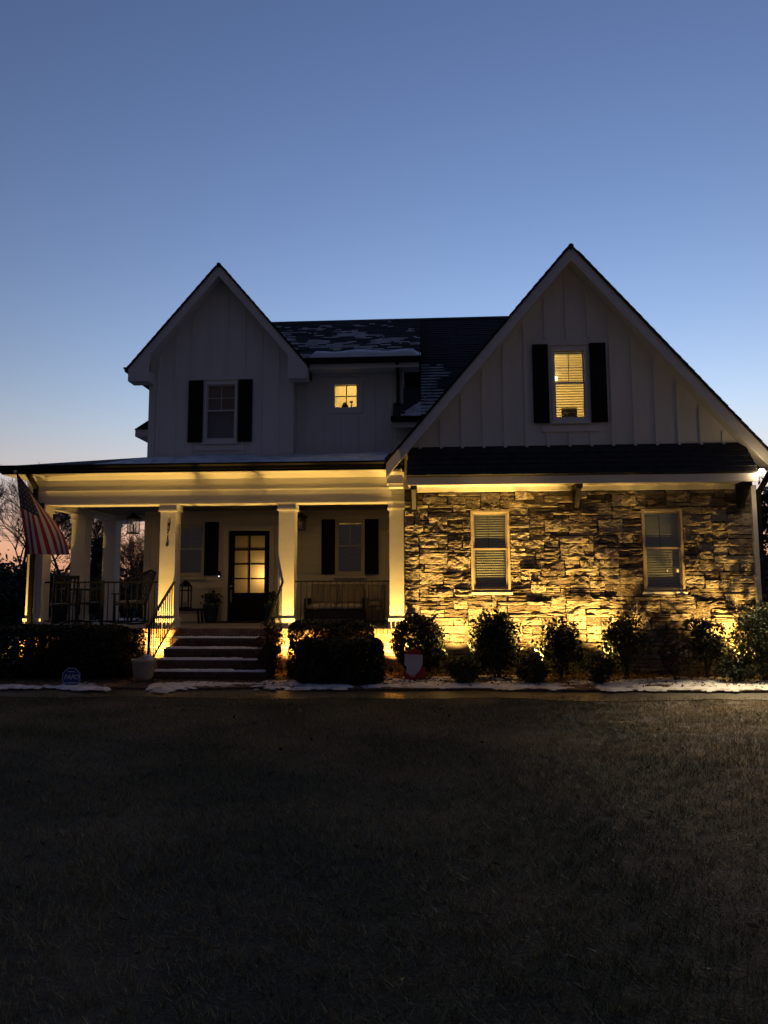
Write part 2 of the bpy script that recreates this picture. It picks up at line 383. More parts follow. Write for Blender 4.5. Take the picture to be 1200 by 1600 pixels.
# leaf litter on the bed, and the grass: uncountable
def litter():
    n = 9000; x = nrs.uniform(-9, 6.4, n); y = 11.25+nrs.rand(n)**.6*1.75
    C = np.stack([x, y, np.full(n, .062)+.02*nrs.rand(n)], 1)
    d = nrs.normal(size=(n, 3))*[1, 1, .25]; d /= np.linalg.norm(d, axis=1)[:, None]
    e = np.cross(d, np.array([0, 0, 1.])+nrs.normal(size=(n, 3))*.3); e /= np.linalg.norm(e, axis=1)[:, None]
    s = (.012+.03*nrs.rand(n))[:, None]
    me = quads_mesh('leaf_litter', np.stack([C-d*s, C+e*s*.4, C+d*s, C-e*s*.4], 1), M['litter'])
    k = 900; x[:k] = nrs.uniform(-7, 7, k); y2_ = 2.2+nrs.rand(k)*8
    C[:k] = np.stack([x[:k], y2_, np.full(k, .035)], 1)
    me = quads_mesh('leaf_litter', np.stack([C-d*s, C+e*s*.45, C+d*s, C-e*s*.45], 1), M['litter'])
    tag(obj('leaf_litter', me, None, kind='stuff'), 'brown fallen leaves and straw lying on the planting bed', 'leaf litter')
litter()
def grass():
    n = 520000
    y = 1.6+nrs.rand(n)**.8*9.25; half = 1.6+y*.66
    x = nrs.uniform(-1, 1, n)*half+.1
    cl = np.array([noise.noise(Vector((a*9, b*9, 0))) for a, b in zip(x, y)]); keep = nrs.rand(n) < (.62+.75*cl)*np.clip((10.85-y)/.6, 0, 1)
    x, y, cl = x[keep], y[keep], cl[keep]; n = len(x)
    t = np.array([noise.noise(Vector((a*.8, b*.8, 0))) for a, b in zip(x, y)])
    h = (.018+.036*nrs.rand(n))*(1+.5*t+.4*cl)
    a = nrs.rand(n)*2*np.pi; wd = .0013+.0019*nrs.rand(n); lean = nrs.normal(size=(n, 2))*.026
    z0 = .05*np.array([noise.noise(Vector((p*.4, q*.4, 3.3))) for p, q in zip(x, y)])*np.clip((10.2-y)/1.5, 0, 1)-.004
    B = np.stack([x, y, z0], 1); S = np.stack([np.cos(a)*wd, np.sin(a)*wd, np.zeros(n)], 1)
    T = B+np.stack([lean[:, 0], lean[:, 1], h], 1)
    V = np.stack([B-S, B+S, T], 1); me = bpy.data.meshes.new('grass')
    me.vertices.add(n*3); me.vertices.foreach_set('co', V.reshape(-1).astype(np.float32))
    me.loops.add(n*3); me.loops.foreach_set('vertex_index', np.arange(n*3, dtype=np.int32))
    me.polygons.add(n); me.polygons.foreach_set('loop_start', np.arange(0, n*3, 3, dtype=np.int32)); me.update(calc_edges=True)
    me.materials.append(M['grass'])
    tag(obj('grass', me, None, kind='stuff'), 'short dormant winter grass of the front lawn', 'grass')
def turf(m, amount):
    """patches of olive, straw and frosted turf shared by the soil and the blades"""
    b = m.node_tree.nodes['Principled BSDF']; src = b.inputs['Base Color'].links[0].from_socket
    tc = N(m, 'ShaderNodeTexCoord'); nz = N(m, 'ShaderNodeTexNoise'); nz.inputs['Scale'].default_value = .75; nz.inputs['Detail'].default_value = 5
    L(m, tc.outputs['Object'], nz.inputs['Vector']); rp = N(m, 'ShaderNodeValToRGB'); e = rp.color_ramp.elements
    e[0].position = .36; e[0].color = (.42, .55, .38, 1); e[1].position = .62; e[1].color = (1.35, 1.2, 1.05, 1)
    L(m, nz.outputs['Fac'], rp.inputs[0]); mu = N(m, 'ShaderNodeMix', data_type='RGBA', blend_type='MULTIPLY'); mu.inputs[0].default_value = 1
    L(m, src, mu.inputs[6]); L(m, rp.outputs[0], mu.inputs[7])
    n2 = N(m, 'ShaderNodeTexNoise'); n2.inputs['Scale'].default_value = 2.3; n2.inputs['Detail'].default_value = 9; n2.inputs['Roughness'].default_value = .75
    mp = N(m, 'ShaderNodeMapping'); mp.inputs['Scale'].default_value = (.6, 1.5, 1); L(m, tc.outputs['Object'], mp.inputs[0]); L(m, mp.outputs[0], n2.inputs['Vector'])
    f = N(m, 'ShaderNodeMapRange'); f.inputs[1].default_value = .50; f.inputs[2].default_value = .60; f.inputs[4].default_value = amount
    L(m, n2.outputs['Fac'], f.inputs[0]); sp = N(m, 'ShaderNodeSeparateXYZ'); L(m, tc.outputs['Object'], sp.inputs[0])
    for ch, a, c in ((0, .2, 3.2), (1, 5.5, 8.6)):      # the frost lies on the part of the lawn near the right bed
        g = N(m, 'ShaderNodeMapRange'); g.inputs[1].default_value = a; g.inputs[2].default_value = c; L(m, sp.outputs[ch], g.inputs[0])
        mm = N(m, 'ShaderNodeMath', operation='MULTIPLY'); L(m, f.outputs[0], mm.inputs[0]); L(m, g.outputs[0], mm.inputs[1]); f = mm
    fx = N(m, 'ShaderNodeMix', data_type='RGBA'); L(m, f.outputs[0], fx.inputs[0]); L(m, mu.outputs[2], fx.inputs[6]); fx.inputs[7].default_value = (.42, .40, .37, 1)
    L(m, fx.outputs[2], b.inputs['Base Color'])
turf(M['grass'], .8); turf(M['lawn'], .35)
grass()

# ================================================================== THE HOUSE
YS, YP, YW, YM = 13.1, 13.25, 15.6, 16.0
FLOOR = .84
house = thing('house', 'two storey farmhouse with stone gable front, white porch and dark shingle roofs', 'house', (0, 14.5, 0), absolute=True)
def part(name, mb, m, parent=None, **k): return obj(name, mb, m, parent or house, **k)

# ---- stone gable block
SX0, SX1, SXC = -.38, 5.88, 2.74
WINS = [(.836, 1.545, 1.50, 2.99), (3.93, 4.655, 1.50, 2.99)]      # windows in the stone
sw = part('stone_wall', MB().prism(rect(SX0, SX1, -.1, 3.45), YS+.034, YS+.22, holes=[rect(*w) for w in WINS]), M['mortar'])
def stone_variants(n):
    out = []
    for q in range(n):
        b = MB(); nx, nz = 7, 5; r = random.Random(100+q)
        cx = [r.uniform(-.035, .035) for _ in range(4)]; cz = [r.uniform(-.06, .06) for _ in range(4)]
        tilt = r.uniform(-.35, .35); tz = r.uniform(-.5, .25)
        for j in range(nz+1):
            for i in range(nx+1):
                u, v = i/nx, j/nz
                ex = cx[0]*(1-u)*(1-v)+cx[1]*u*(1-v)+cx[2]*u*v+cx[3]*(1-u)*v
                ez = cz[0]*(1-u)*(1-v)+cz[1]*u*(1-v)+cz[2]*u*v+cz[3]*(1-u)*v
                edge = i in (0, nx) or j in (0, nz)
                n_a = noise.noise(Vector((u*3.1+q*7, v*2.6, q*3.1))); n_b = noise.noise(Vector((u*7+q, v*6, q)))
                d = .62+tilt*(u-.5)*.4+tz*(v-.5)*.45+.34*(round(n_a*3)/3)+.14*n_a+.26*n_b
                d = max(.12, d)
                if edge: d *= r.uniform(.72, 1.0)
                b.v.append((u-.5+ex+(r.uniform(-.02, .02) if edge else 0), -d, v-.5+ez+(r.uniform(-.03, .03) if edge else 0)))
        k = (nx+1)*(nz+1)
        for j in range(nz):
            for i in range(nx):
                a = j*(nx+1)+i; b.f.append((a, a+1, a+nx+2, a+nx+1))
        ring = [i for i in range(nx+1)]+[j*(nx+1)+nx for j in range(1, nz+1)]+[nz*(nx+1)+i for i in range(nx-1, -1, -1)]+[j*(nx+1) for j in range(nz-1, 0, -1)]
        o = len(b.v)
        for i in ring: b.v.append((b.v[i][0], 0.1, b.v[i][2]))
        for a in range(len(ring)):
            c = (a+1) % len(ring); b.f.append((ring[a], o+a, o+c, ring[c]))
        out.append(b.mesh('stone', M['stone']))
    return out
def pack_stones():
    cw, chh = .088, .074; nx = int((SX1-SX0)/cw); nz = int(3.36/chh); cw = (SX1-SX0)/nx
    occ = [[False]*nx for _ in range(nz)]
    for (x0, x1, z0, z1) in WINS:
        for j in range(nz):
            for i in range(nx):
                xa, za = SX0+i*cw, j*chh
                if x0 < xa+cw/2 < x1 and z0-.055 < za+chh/2 < z1: occ[j][i] = True
    res = []
    for j in range(nz):
        i = 0
        while i < nx:
            if occ[j][i]: i += 1; continue
            run = 0
            while i+run < nx and not occ[j][i+run]: run += 1
            W = min(run, rnd.choice([2, 3, 3, 4, 4, 5, 5, 6, 7])); H = rnd.choice([1, 1, 1, 2, 2, 2, 3] if W > 2 else [1, 1, 2, 2])
            if W > 5 and H > 2: H = 2
            if 0 < run-W < 2: W = run
            while H > 1 and (j+H > nz or any(occ[j+h][i+k] for h in range(H) for k in range(W))): H -= 1
            for h in range(H):
                for k in range(W): occ[j+h][i+k] = True
            res.append((SX0+i*cw, SX0+(i+W)*cw, j*chh, (j+H)*chh)); i += W
    out = []
    for (a, b, c, d) in res:                      # trim the stones that meet a window
        for (x0, x1, z0, z1) in WINS:
            z0 -= .058
            if a < x1 and b > x0 and c < z1 and d > z0:
                cut = min((b-x0, 0), (x1-a, 1), (d-z0, 2), (z1-c, 3))[1]
                if cut == 0: b = x0-.002
                elif cut == 1: a = x1+.002
                elif cut == 2: d = z0
                else: c = z1+.002
            elif c < z1 and d > z0:               # stretch to close the joint beside the frame
                if 0 <= x0-b < cw*.6: b = x0-.002
                if 0 <= a-x1 < cw*.6: a = x1+.002
        if b-a > .03 and d-c > .03: out.append((a, b, c, d))
    return out
STV = stone_variants(36)
stones = pack_stones()
stones.sort(key=lambda s: -(s[1]-s[0])*(s[3]-s[2]) if s[2] > .30 else 1)
low = MB()
for n_, (x0, x1, z0, z1) in enumerate(stones):
    me = rnd.choice(STV); g = .014; jx = rnd.uniform(-.004, .004)
    sx, sz, sy = x1-x0-g, z1-z0-g, rnd.choice([.035, .05, .06, .075, .11])*rnd.uniform(.8, 1.15)
    if n_ < 300:
        o = link(bpy.data.objects.new('stone', me), sw)
        o.location = ((x0+x1)/2+jx, YS+.035, (z0+z1)/2); o.scale = (sx, sy, sz)
    else:
        low.add([((x0+x1)/2+v.co.x*sx, YS+.035+v.co.y*sy, (z0+z1)/2+v.co.z*sz) for v in me.vertices], [tuple(p.vertices) for p in me.polygons])
obj('stone_remainder', low, M['stone'], sw, kind='stuff')

# ---- windows
def window(x0, x1, z0, z1, y, casing=.05, kind='blind', proud=.03, grid_top=True, trim_mat='vinyl', sill=True, slat_tilt=-48, slat_gap=.045, wand=False, sash_mat='vinyl'):
    """double-hung window set in the wall whose face is at y"""
    wn = part('window', MB().prism(rect(x0, x1, z0, z1), y-proud, y+.10, holes=[rect(x0+casing, x1-casing, z0+casing, z1-casing)]), M[trim_mat])
    ix0, ix1, iz0, iz1 = x0+casing, x1-casing, z0+casing, z1-casing; zm = (iz0+iz1)/2+.02
    s = .028
    up = obj('sash', MB().prism(rect(ix0+.001, ix1-.001, zm-.005, iz1-.001), y+.02, y+.05, holes=[rect(ix0+s, ix1-s, zm+s, iz1-s)]), M[sash_mat], wn)
    obj('sash', MB().prism(rect(ix0+.002, ix1-.002, iz0+.001, zm+.03), y-.012, y+.018, holes=[rect(ix0+s, ix1-s, iz0+s+.01, zm-.004)]), M[sash_mat], wn)
    obj('pane', MB().box(ix0+s-.005, ix1-s+.005, y+.034, y+.038, zm+s-.005, iz1-s+.005), M['glass'], wn)
    obj('pane', MB().box(ix0+s-.005, ix1-s+.005, y+.002, y+.006, iz0+s, zm), M['glass'], wn)
    if grid_top:
        xm = (ix0+ix1)/2
        obj('muntin', MB().box(xm-.007, xm+.007, y+.028, y+.033, zm+s, iz1-s), M['vinyl'], wn)
        if grid_top == 2:
            zq = (zm+iz1)/2; obj('muntin', MB().box(ix0+s, ix1-s, y+.0275, y+.0325, zq-.007, zq+.007), M['vinyl'], wn)
    if sill: obj('sill', MB().prism([(y-.072, z0-.055), (y+.02, z0-.055), (y+.02, z0+.002), (y-.072, z0-.012)], x0-.03, x1+.03, 'X'), M['trim'], wn)
    b = MB(); z = iz0+.035; ct, st = math.cos(math.radians(slat_tilt or 0)), math.sin(math.radians(slat_tilt or 0)); hw = .025
    while z < iz1-.03:
        t = rnd.gauss(0, .002); yc = y+.062
        if slat_tilt is None: break
        b.hexa([(ix0+.015, yc-hw*ct, z-hw*st+t), (ix1-.015, yc-hw*ct, z-hw*st-t), (ix1-.015, yc+hw*ct, z+hw*st-t), (ix0+.015, yc+hw*ct, z+hw*st+t)],
               [(ix0+.015, yc-hw*ct-.002, z-hw*st+t+.003), (ix1-.015, yc-hw*ct-.002, z-hw*st-t+.003), (ix1-.015, yc+hw*ct-.002, z+hw*st-t+.003), (ix0+.015, yc+hw*ct-.002, z+hw*st+t+.003)])
        z += slat_gap
    b.box(ix0+.012, ix1-.012, y+.06, y+.11, iz1-.045, iz1-.004)
    obj('blind', b, M['blind'], wn)
    if wand: obj('blind_wand', MB().tube([((ix0+ix1)/2-.03, y+.05, iz1-.05), ((ix0+ix1)/2-.02, y+.05, zm+.03)], .006, 6), M['dark'], wn)
    if slat_tilt is None: obj('pane_backing', MB().add([(ix0, y+.07, iz0), (ix1, y+.07, iz0), (ix1, y+.07, iz1), (ix0, y+.07, iz1)], [(0, 1, 2, 3)]), M['pane_backing'], wn)  # sheet added behind the glass to give the pane its blue-grey reflection
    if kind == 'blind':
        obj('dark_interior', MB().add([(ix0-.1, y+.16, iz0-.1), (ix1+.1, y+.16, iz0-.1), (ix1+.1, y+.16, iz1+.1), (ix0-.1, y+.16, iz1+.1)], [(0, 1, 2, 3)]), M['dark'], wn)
    return wn
for w_ in WINS: window(*w_, YS+.045, casing=.042, proud=.05, grid_top=False, wand=True, trim_mat='tan_trim', sash_mat='tan_trim')
# added glowing drops stand in for amber reflections in the right stone window
wn = [c for c in house.children if c.name.startswith('window')][-1]
for px, s_ in ((1043, .012), (1059, .022)):
    p = P(px, 892, YS+.09); obj('amber_reflection', MB().lathe([(s_*.4, -s_*1.3), (s_, -s_*.3), (s_*.8, s_*.6), (s_*.1, s_*1.5)], 10, p), M['amber'], wn)

# ---- roofs
def shingles(name, O, U, V, wid, length, skip=None, expo=.145, tab=.30, th=.012, parent=None, snow=None):
    """O eave corner, U along the eave, V up the slope; joined courses of overlapping shingles"""
    O, U, V = Vector(O), Vector(U).normalized(), Vector(V).normalized(); Nn = U.cross(V)
    if Nn.z < 0: Nn = -Nn
    b = MB(); sn = MB(); nr = int(length/expo)
    for r in range(nr):
        u = -rnd.random()*tab
        while u < wid:
            wt = tab*rnd.uniform(.7, 1.2); a, c = max(0, u), min(wid, u+wt); u += wt
            if c-a < .02: continue
            v0 = r*expo; v1 = min(length, v0+expo*1.06); t = th*rnd.uniform(.6, 1.5)
            p = lambda uu, vv, nn: O+U*uu+V*vv+Nn*nn
            b.add([p(a, v0, .001), p(c-.004, v0, .001), p(c-.004, v1, .001), p(a, v1, .001), p(a, v0, t+.008), p(c-.004, v0, t+.008), p(c-.004, v1, .006), p(a, v1, .006)],
                  [(4, 5, 6, 7), (0, 1, 5, 4), (1, 2, 6, 5), (3, 0, 4, 7)])
            if snow:
                k = int((c-a)/.09)+1
                for q in range(k):
                    a2 = a+(c-a)*q/k; c2 = a+(c-a)*(q+1)/k; pr = snow((a2+c2)/2/wid, (v0+expo/2)/length, (O+U*a2+V*v0))
                    if pr > 0:
                        hgt = expo*min(.8, .16+pr*.55)*rnd.uniform(.5, 1); v00 = v1-.015-hgt; hh = .012+.012*min(1, pr)
                        sn.add([p(a2, v00, .008), p(c2, v00, .008), p(c2, v1-.012, .006), p(a2, v1-.012, .006), p(a2, v00+.01, hh+.008), p(c2, v00+.01, hh+.008), p(c2, v1-.012, hh+.012), p(a2, v1-.012, hh+.012)],
                               [(4, 5, 6, 7), (0, 1, 5, 4), (1, 2, 6, 5), (3, 0, 4, 7)])
    o = obj(name, b, M['shingle'], parent, kind='stuff')
    if snow and sn.v: obj('roof_snow', sn, M['snow'], parent, kind='stuff')
    return o
def gable_roof(xc, zr, xl, xr, slope, y0, y1, soffit_back):
    zl, zr2 = zr-slope*(xc-xl), zr-slope*(xr-xc)
    def band(t0, t1): return [(xl, zl-t0), (xc, zr-t0), (xr, zr2-t0), (xr, zr2-t1), (xc, zr-t1), (xl, zl-t1)]
    rf = part('gable_roof', MB().prism(band(0, .045), y0-.022, y1), M['shingle'])
    obj('rake_board', MB().prism(band(.045, .30), y0, y0+.035), M['trim'], rf)
    obj('soffit', MB().prism(band(.056, .235), y0+.036, soffit_back), M['siding'], rf)
    obj('roof_underside', MB().prism(band(.056, .2), soffit_back+.001, y1), M['dark'], rf)
    for s, xe in ((-1, xl), (1, xr)):
        ze = zl if s < 0 else zr2; ln = math.hypot(xc-xe, zr-ze)
        if s < 0: shingles('shingle_courses', (xe-.02, y0-.03, ze-.02), (0, 1, 0), (xc-xe, 0, zr-ze), y1-y0, ln, parent=rf, expo=.17, tab=.4, th=.006)
        else: shingles('shingle_courses', (xe+.02, y0-.03, ze-.02), (0, 1, 0), (xc-xe, 0, zr-ze), y1-y0, ln, parent=rf, expo=.17, tab=.4, th=.006)
    obj('ridge_cap', MB().tube([(xc, y0-.035, zr-.052), (xc, y1, zr-.052)], .052, 10), M['shingle'], rf)
    return rf, zl, zr2
RS = 1.172
rfR, zRl, zRr = gable_roof(SXC, 7.90, -.70, 6.16, RS, 12.75, 19.4, 13.16)
rfL, zLl, zLr = gable_roof(-4.63, 8.94, -6.66, -2.60, 1.175, 15.25, 19.4, 15.64)
# eave return boxes under the rake tails
obj('eave_return', MB().box(-.69, -.40, 12.80, 13.10, zRl-.40, zRl-.245).box(-.66, -.40, 12.83, 13.10, zRl-.46, zRl-.402), M['trim'], rfR)
for s_, xe_, xw_ in ((1, -6.66, -6.17), (-1, -2.60, -3.02)):
    zt_ = zLl+1.175*abs(xw_-xe_) if s_ > 0 else zLr+1.175*abs(xw_-xe_); ze_ = zLl if s_ > 0 else zLr
    obj('eave_return', MB().prism([(xe_, ze_-.06), (xe_, ze_-.34), (xw_, ze_-.34), (xw_, zt_-.06)], 15.246, 15.2495), M['trim'], rfL)
    obj('eave_return', MB().box(min(xe_, xw_)+.004, max(xe_, xw_)-.004, 15.287, 15.595, ze_-.338, ze_-.10), M['trim'], rfL)
def gutter_x(name, x0, x1, y, z, parent=None, s=.12):    # gutter running along X, lip towards the viewer
    pr = [(y, z), (y-s, z), (y-s, z-.03), (y-s*.8, z-.06), (y-s*.7, z-.11), (y, z-.11)]
    return obj(name, MB().prism(pr, x0, x1, 'X'), M['gutter'], parent or house)
def gutter_y(name, y0, y1, x, z, sgn, parent=None, s=.12):
    pr = [(x, z), (x+sgn*s, z), (x+sgn*s, z-.03), (x+sgn*s*.8, z-.06), (x+sgn*s*.7, z-.11), (x, z-.11)]
    return obj(name, MB().prism(pr, y0, y1, 'Y'), M['gutter'], parent or house)
gutter_y('gutter', 12.80, 19.4, 6.165, zRr+.0, 1, rfR)
gutter_y('gutter', 15.27, 19.4, -6.665, zLl+.0, -1, rfL)

# ---- gable walls: boards and battens
def gable_wall(xc, x0, x1, zb, apex, slope, y, hole, xs, zbot=None, name='gable_wall'):
    zt = lambda x: apex-slope*abs(x-xc)
    poly = [(x0, zb), (x1, zb), (x1, zt(x1)), (xc, apex), (x0, zt(x0))]
    gw = part(name, MB().prism(poly, y, y+.12, holes=[rect(*hole)]), M['board'])
    x = x0+xs
    while x < x1-.1:
        t = zt(x)-.10
        if hole[0]-.12 < x < hole[1]+.12:
            obj('batten', MB().box(x-.026, x+.026, y-.028, y+.001, zb, hole[2]-.22), M['board'], gw)
            if t > hole[3]+.25: obj('batten', MB().box(x-.026, x+.026, y-.028, y+.001, hole[3]+.19, t), M['board'], gw)
        elif t > zb+.1: obj('batten', MB().box(x-.026, x+.026, y-.028, y+.001, zb, t), M['board'], gw)
        x += .395
    return gw
HR = (2.385, 3.035, 4.64, 6.03)
gwR = gable_wall(SXC, SX0, SX1, 3.40, 7.90-.24, RS, YS, HR, .30)
HL = (-5.0, -4.245, 4.875, 6.25)
gwL = gable_wall(-4.63, -6.29, -2.955, 3.3, 8.94-.24, 1.175, YW, HL, .21)
for x_ in (-6.29, -2.955-.14):
    obj('corner_board', MB().box(x_-.005, x_+.145, YW-.024, YW-.001, 3.3, 6.25), M['siding'], gwL)
def casing(gw, h, y, wd, head=.12):
    obj('window_casing', MB().box(h[0]-wd-.25, h[1]+wd+.25, y-.026, y-.001, h[3]+.06, h[3]+.06+head), M['board'], gw)
    obj('window_casing', MB().box(h[0]-wd-.15, h[1]+wd+.15, y-.026, y-.001, h[2]-.20, h[2]-.09), M['board'], gw)
casing(gwR, HR, YS, .05); casing(gwL, HL, YW, .05)
# lit gable window: room, blinds ajar, lamp
def room(x0, x1, y0, y1, z0, z1, lamp, power, m='room', r=.05, name='lit_room', col=(1, .70, .26)):
    b = MB().add([(x0,y0,z0),(x1,y0,z0),(x1,y1,z0),(x0,y1,z0),(x0,y0,z1),(x1,y0,z1),(x1,y1,z1),(x0,y1,z1)], [(0,3,2,1),(4,5,6,7),(1,2,6,5),(2,3,7,6),(3,0,4,7)])
    o = part(name, b, M[m])
    li = bpy.data.lights.new('room_light', 'POINT'); li.energy = power; li.color = col; li.shadow_soft_size = r
    lo = link(bpy.data.objects.new('room_light', li), o); lo.location = lamp
    return o
wr = window(*HR, YS+.01, casing=.045, proud=.03, kind='lit', grid_top=2, trim_mat='board', slat_tilt=-6, slat_gap=.050)
rm = room(1.9, 3.5, YS+.16, YS+2.2, 4.2, 6.4, (2.5, YS+.9, 5.5), .30)
lp = P(868, 592, YS+.17)
obj('bedside_lamp', MB().lathe([(.01, -.04), (.034, -.02), (.038, .02), (.02, .05)], 12, lp), M['lampglow'], rm)
q0, q1 = P(877, 638, YS+.12), P(902, 657, YS+.12)
obj('framed_board', MB().box(q0.x, q1.x, YS+.10+.012, YS+.10+.03, q1.z, q0.z), mat('slate_blue_board', (.035, .06, .075), .6), rm)
for k in range(4):
    zz = q0.z-.05-k*.045
    obj('board_row', MB().box(q0.x+.03, q1.x-.03-(.05 if k == 3 else 0), YS+.108, YS+.1115, zz-.008, zz+.006), mat('chalk_row', (.20, .26, .28), .7), rm)
wl = window(*HL, YW+.01, casing=.045, proud=.03, kind='blind', grid_top=2, trim_mat='board', slat_tilt=None)
def shutter(x0, x1, z0, z1, y):
    s = part('shutter', MB().box(x0, x1, y-.012, y-.001, z0, z1), M['shutter'])
    n = 3; wpl = (x1-x0)/n
    for k in range(n): obj('plank', MB().box(x0+k*wpl+.003, x0+(k+1)*wpl-.003, y-.034, y-.0125, z0, z1), M['shutter'], s)
    for zz in (z0+.16, z1-.16): obj('shutter_batten', MB().box(x0+.01, x1-.01, y-.05, y-.0345, zz-.045, zz+.045), M['shutter'], s)
for a in ((2.035, 2.325, 4.605, 6.105, YS-.02), (3.09, 3.385, 4.605, 6.11, YS-.02),
          (-5.365, -5.03, 4.865, 6.30, YW-.02), (-4.215, -3.89, 4.865, 6.30, YW-.02)): shutter(*a)

# ---- pent roof over the stone wall
ZPT, ZPF, YPF = 4.19, 3.575, 12.58
pent = part('pent_roof', MB().prism([(YPF, ZPF), (YS-.001, ZPT), (YS-.001, ZPT-.10), (YPF+.03, ZPF-.06)], -.31, 5.80, 'X'), M['shingle'])
shingles('shingle_courses', (-.32, YPF-.015, ZPF-.01), (1, 0, 0), (0, YS-YPF, ZPT-ZPF), 6.13, math.hypot(YS-YPF, ZPT-ZPF), parent=pent)
obj('fascia', MB().box(-.30, 5.79, YPF+.012, YPF+.035, 3.405, ZPF-.028), M['trim'], pent)
obj('soffit', MB().box(-.30, 5.79, YPF+.036, YS-.002, 3.425, 3.45), M['trim'], pent)
obj('frieze_board', MB().box(-.20, 5.60, YS-.045, YS-.003, 3.335, 3.424), M['trim'], pent)
for x_ in (-.20, SXC, 5.66):
    br = MB().box(x_-.055, x_+.055, YS-.14, YS-.046, 2.96, 3.33)
    br.box(x_-.055, x_+.055, YPF+.06, YS-.047, 3.334, 3.423)
    br.bar((x_, YS-.10, 3.03), (x_, YPF+.12, 3.36), .09, .075, (1, 0, 0))
    obj('bracket', br, M['timber'], pent)
part('corner_trim', MB().box(SX1-.005, SX1+.075, YS-.045, YS+.20, .15, 3.40), M['trim'])
ds = MB().box(SX1+.085, SX1+.165, YS-.03, YS+.05, .15, 3.25)
ds.bar((SX1+.125, YS+.01, 3.23), (6.22, 12.88, zRr-.16), .075, .075)
part('downspout', ds, M['gutter'])
# side and back walls of the stone block
part('side_wall', MB().box(SX0, SX0+.12, YS+.23, 19.4, 0, 3.9).box(SX1-.12, SX1, YS+.23, 19.4, 0, 4.0), M['siding'])

# floodlight on the corner
fp = P(1185, 736, 12.62)
fl = part('floodlight', MB().lathe([(.028, -.02), (.05, 0), (.05, .03), (.02, .05)], 14, (fp.x, fp.y+.13, fp.z+.02)), M['trim'])
for dx in (-.03, .07):
    c = Vector((fp.x+dx, fp.y+.05, fp.z)); d = Vector((-.34+dx*1.2, -.88, -.33)).normalized()
    obj('lamp_head', MB().tube([c-d*.07, c-d*.02, c+d*.055], [.03, .058, .066], 16), M['trim'], fl, smooth=True)
    obj('lamp_lens', MB().tube([c+d*.05, c+d*.0575], [.059, .057], 16), M['flood'], fl)
obj('lamp_arm', MB().tube([(fp.x, fp.y+.14, fp.z+.03), (fp.x+.02, fp.y+.06, fp.z+.01)], .014, 8), M['trim'], fl)
def spot(name, loc, target, power, angle, blend, col, size, parent):
    li = bpy.data.lights.new(name, 'SPOT'); li.energy = power; li.color = col; li.spot_size = math.radians(angle); li.spot_blend = blend; li.shadow_soft_size = size
    o = bpy.data.objects.new(name, li); COL.objects.link(o); o.parent = parent
    o.rotation_euler = (Vector(target)-Vector(loc)).to_track_quat('-Z', 'Y').to_euler(); o.location = loc
    return o
spot('flood_beam', (fp.x, fp.y-.10, fp.z-.02), (fp.x-.15, fp.y-2.9, fp.z-3.2), 11.0, 88, .9, (1, .76, .42), .05, fl)

pl_ = bpy.data.lights.new('flood_spill', 'POINT'); pl_.energy = .10; pl_.color = (1, .74, .40); pl_.shadow_soft_size = .05
po_ = link(bpy.data.objects.new('flood_spill', pl_), fl); po_.location = (fp.x, fp.y-.06, fp.z-.02)

# ---- porch: foundation, floor, steps
PX0, PX1 = -7.74, SX0-.005
fnd = part('porch_foundation', MB().box(PX0+.03, PX1, YP-.02, YP+.10, -.1, FLOOR-.11).box(PX0+.03, PX0+.2, YP+.1, 17.4, -.1, FLOOR-.11), M['brickmortar'])
bw, bh, bj = .194, .057, .0105
BR = []
for q in range(6):
    b = MB(); r = random.Random(q); e = lambda: r.uniform(-.0025, .0025)
    b.hexa([(-.5+e(), -.5+e()*8, -.5), (.5+e(), -.5+e()*8, -.5), (.5, .5, -.5), (-.5, .5, -.5)], [(-.5+e(), -.5+e()*8, .5), (.5+e(), -.5+e()*8, .5), (.5, .5, .5), (-.5, .5, .5)])
    BR.append(b.mesh('brick', M['brick']))
rest = MB(); nb = 0
def brick(x, y, z, sx, sy, sz, parent, single):
    global nb
    if single:
        o = link(bpy.data.objects.new('brick', rnd.choice(BR)), parent); o.location = (x, y, z); o.scale = (sx, sy, sz); nb += 1
    else: rest.box(x-sx/2, x+sx/2, y-sy/2, y+sy/2, z-sz/2, z+sz/2)
def seen(x, z): return (-5.4 < x < -4.72 and z > .1) or (-2.75 < x < -2.25 and z > .1) or (-1.15 < x < PX1 and z > .15)
for r_ in range(11):
    z = FLOOR-.11-bh/2-.004-r_*(bh+bj); x = PX0+.03+(bw+bj)*(.5 if r_ % 2 else 0)
    while x < PX1-.02:
        x2 = min(x+bw, PX1-.002)
        if x2-x > .05 and not (-4.72 < (x+x2)/2 < -2.72): brick((x+x2)/2, YP-.035, z, x2-x, .07, bh, fnd, seen((x+x2)/2, z))
        x += bw+bj
x = PX0+.02
while x < PX1-.03:                                           # rowlock course under the floor edge
    brick(x+bh/2, YP-.035, FLOOR-.062, bh, .11, .10, fnd, seen(x, .7)); x += bh+bj
obj('brick_remainder', rest, M['brick'], fnd, kind='stuff')
part('porch_floor', MB().box(PX0, PX1, YP-.02, YW-.001, FLOOR-.104, FLOOR).box(PX0, -6.30, YW, 17.4, FLOOR-.104, FLOOR), M['floor'])
STX0, STX1 = -4.70, -2.70
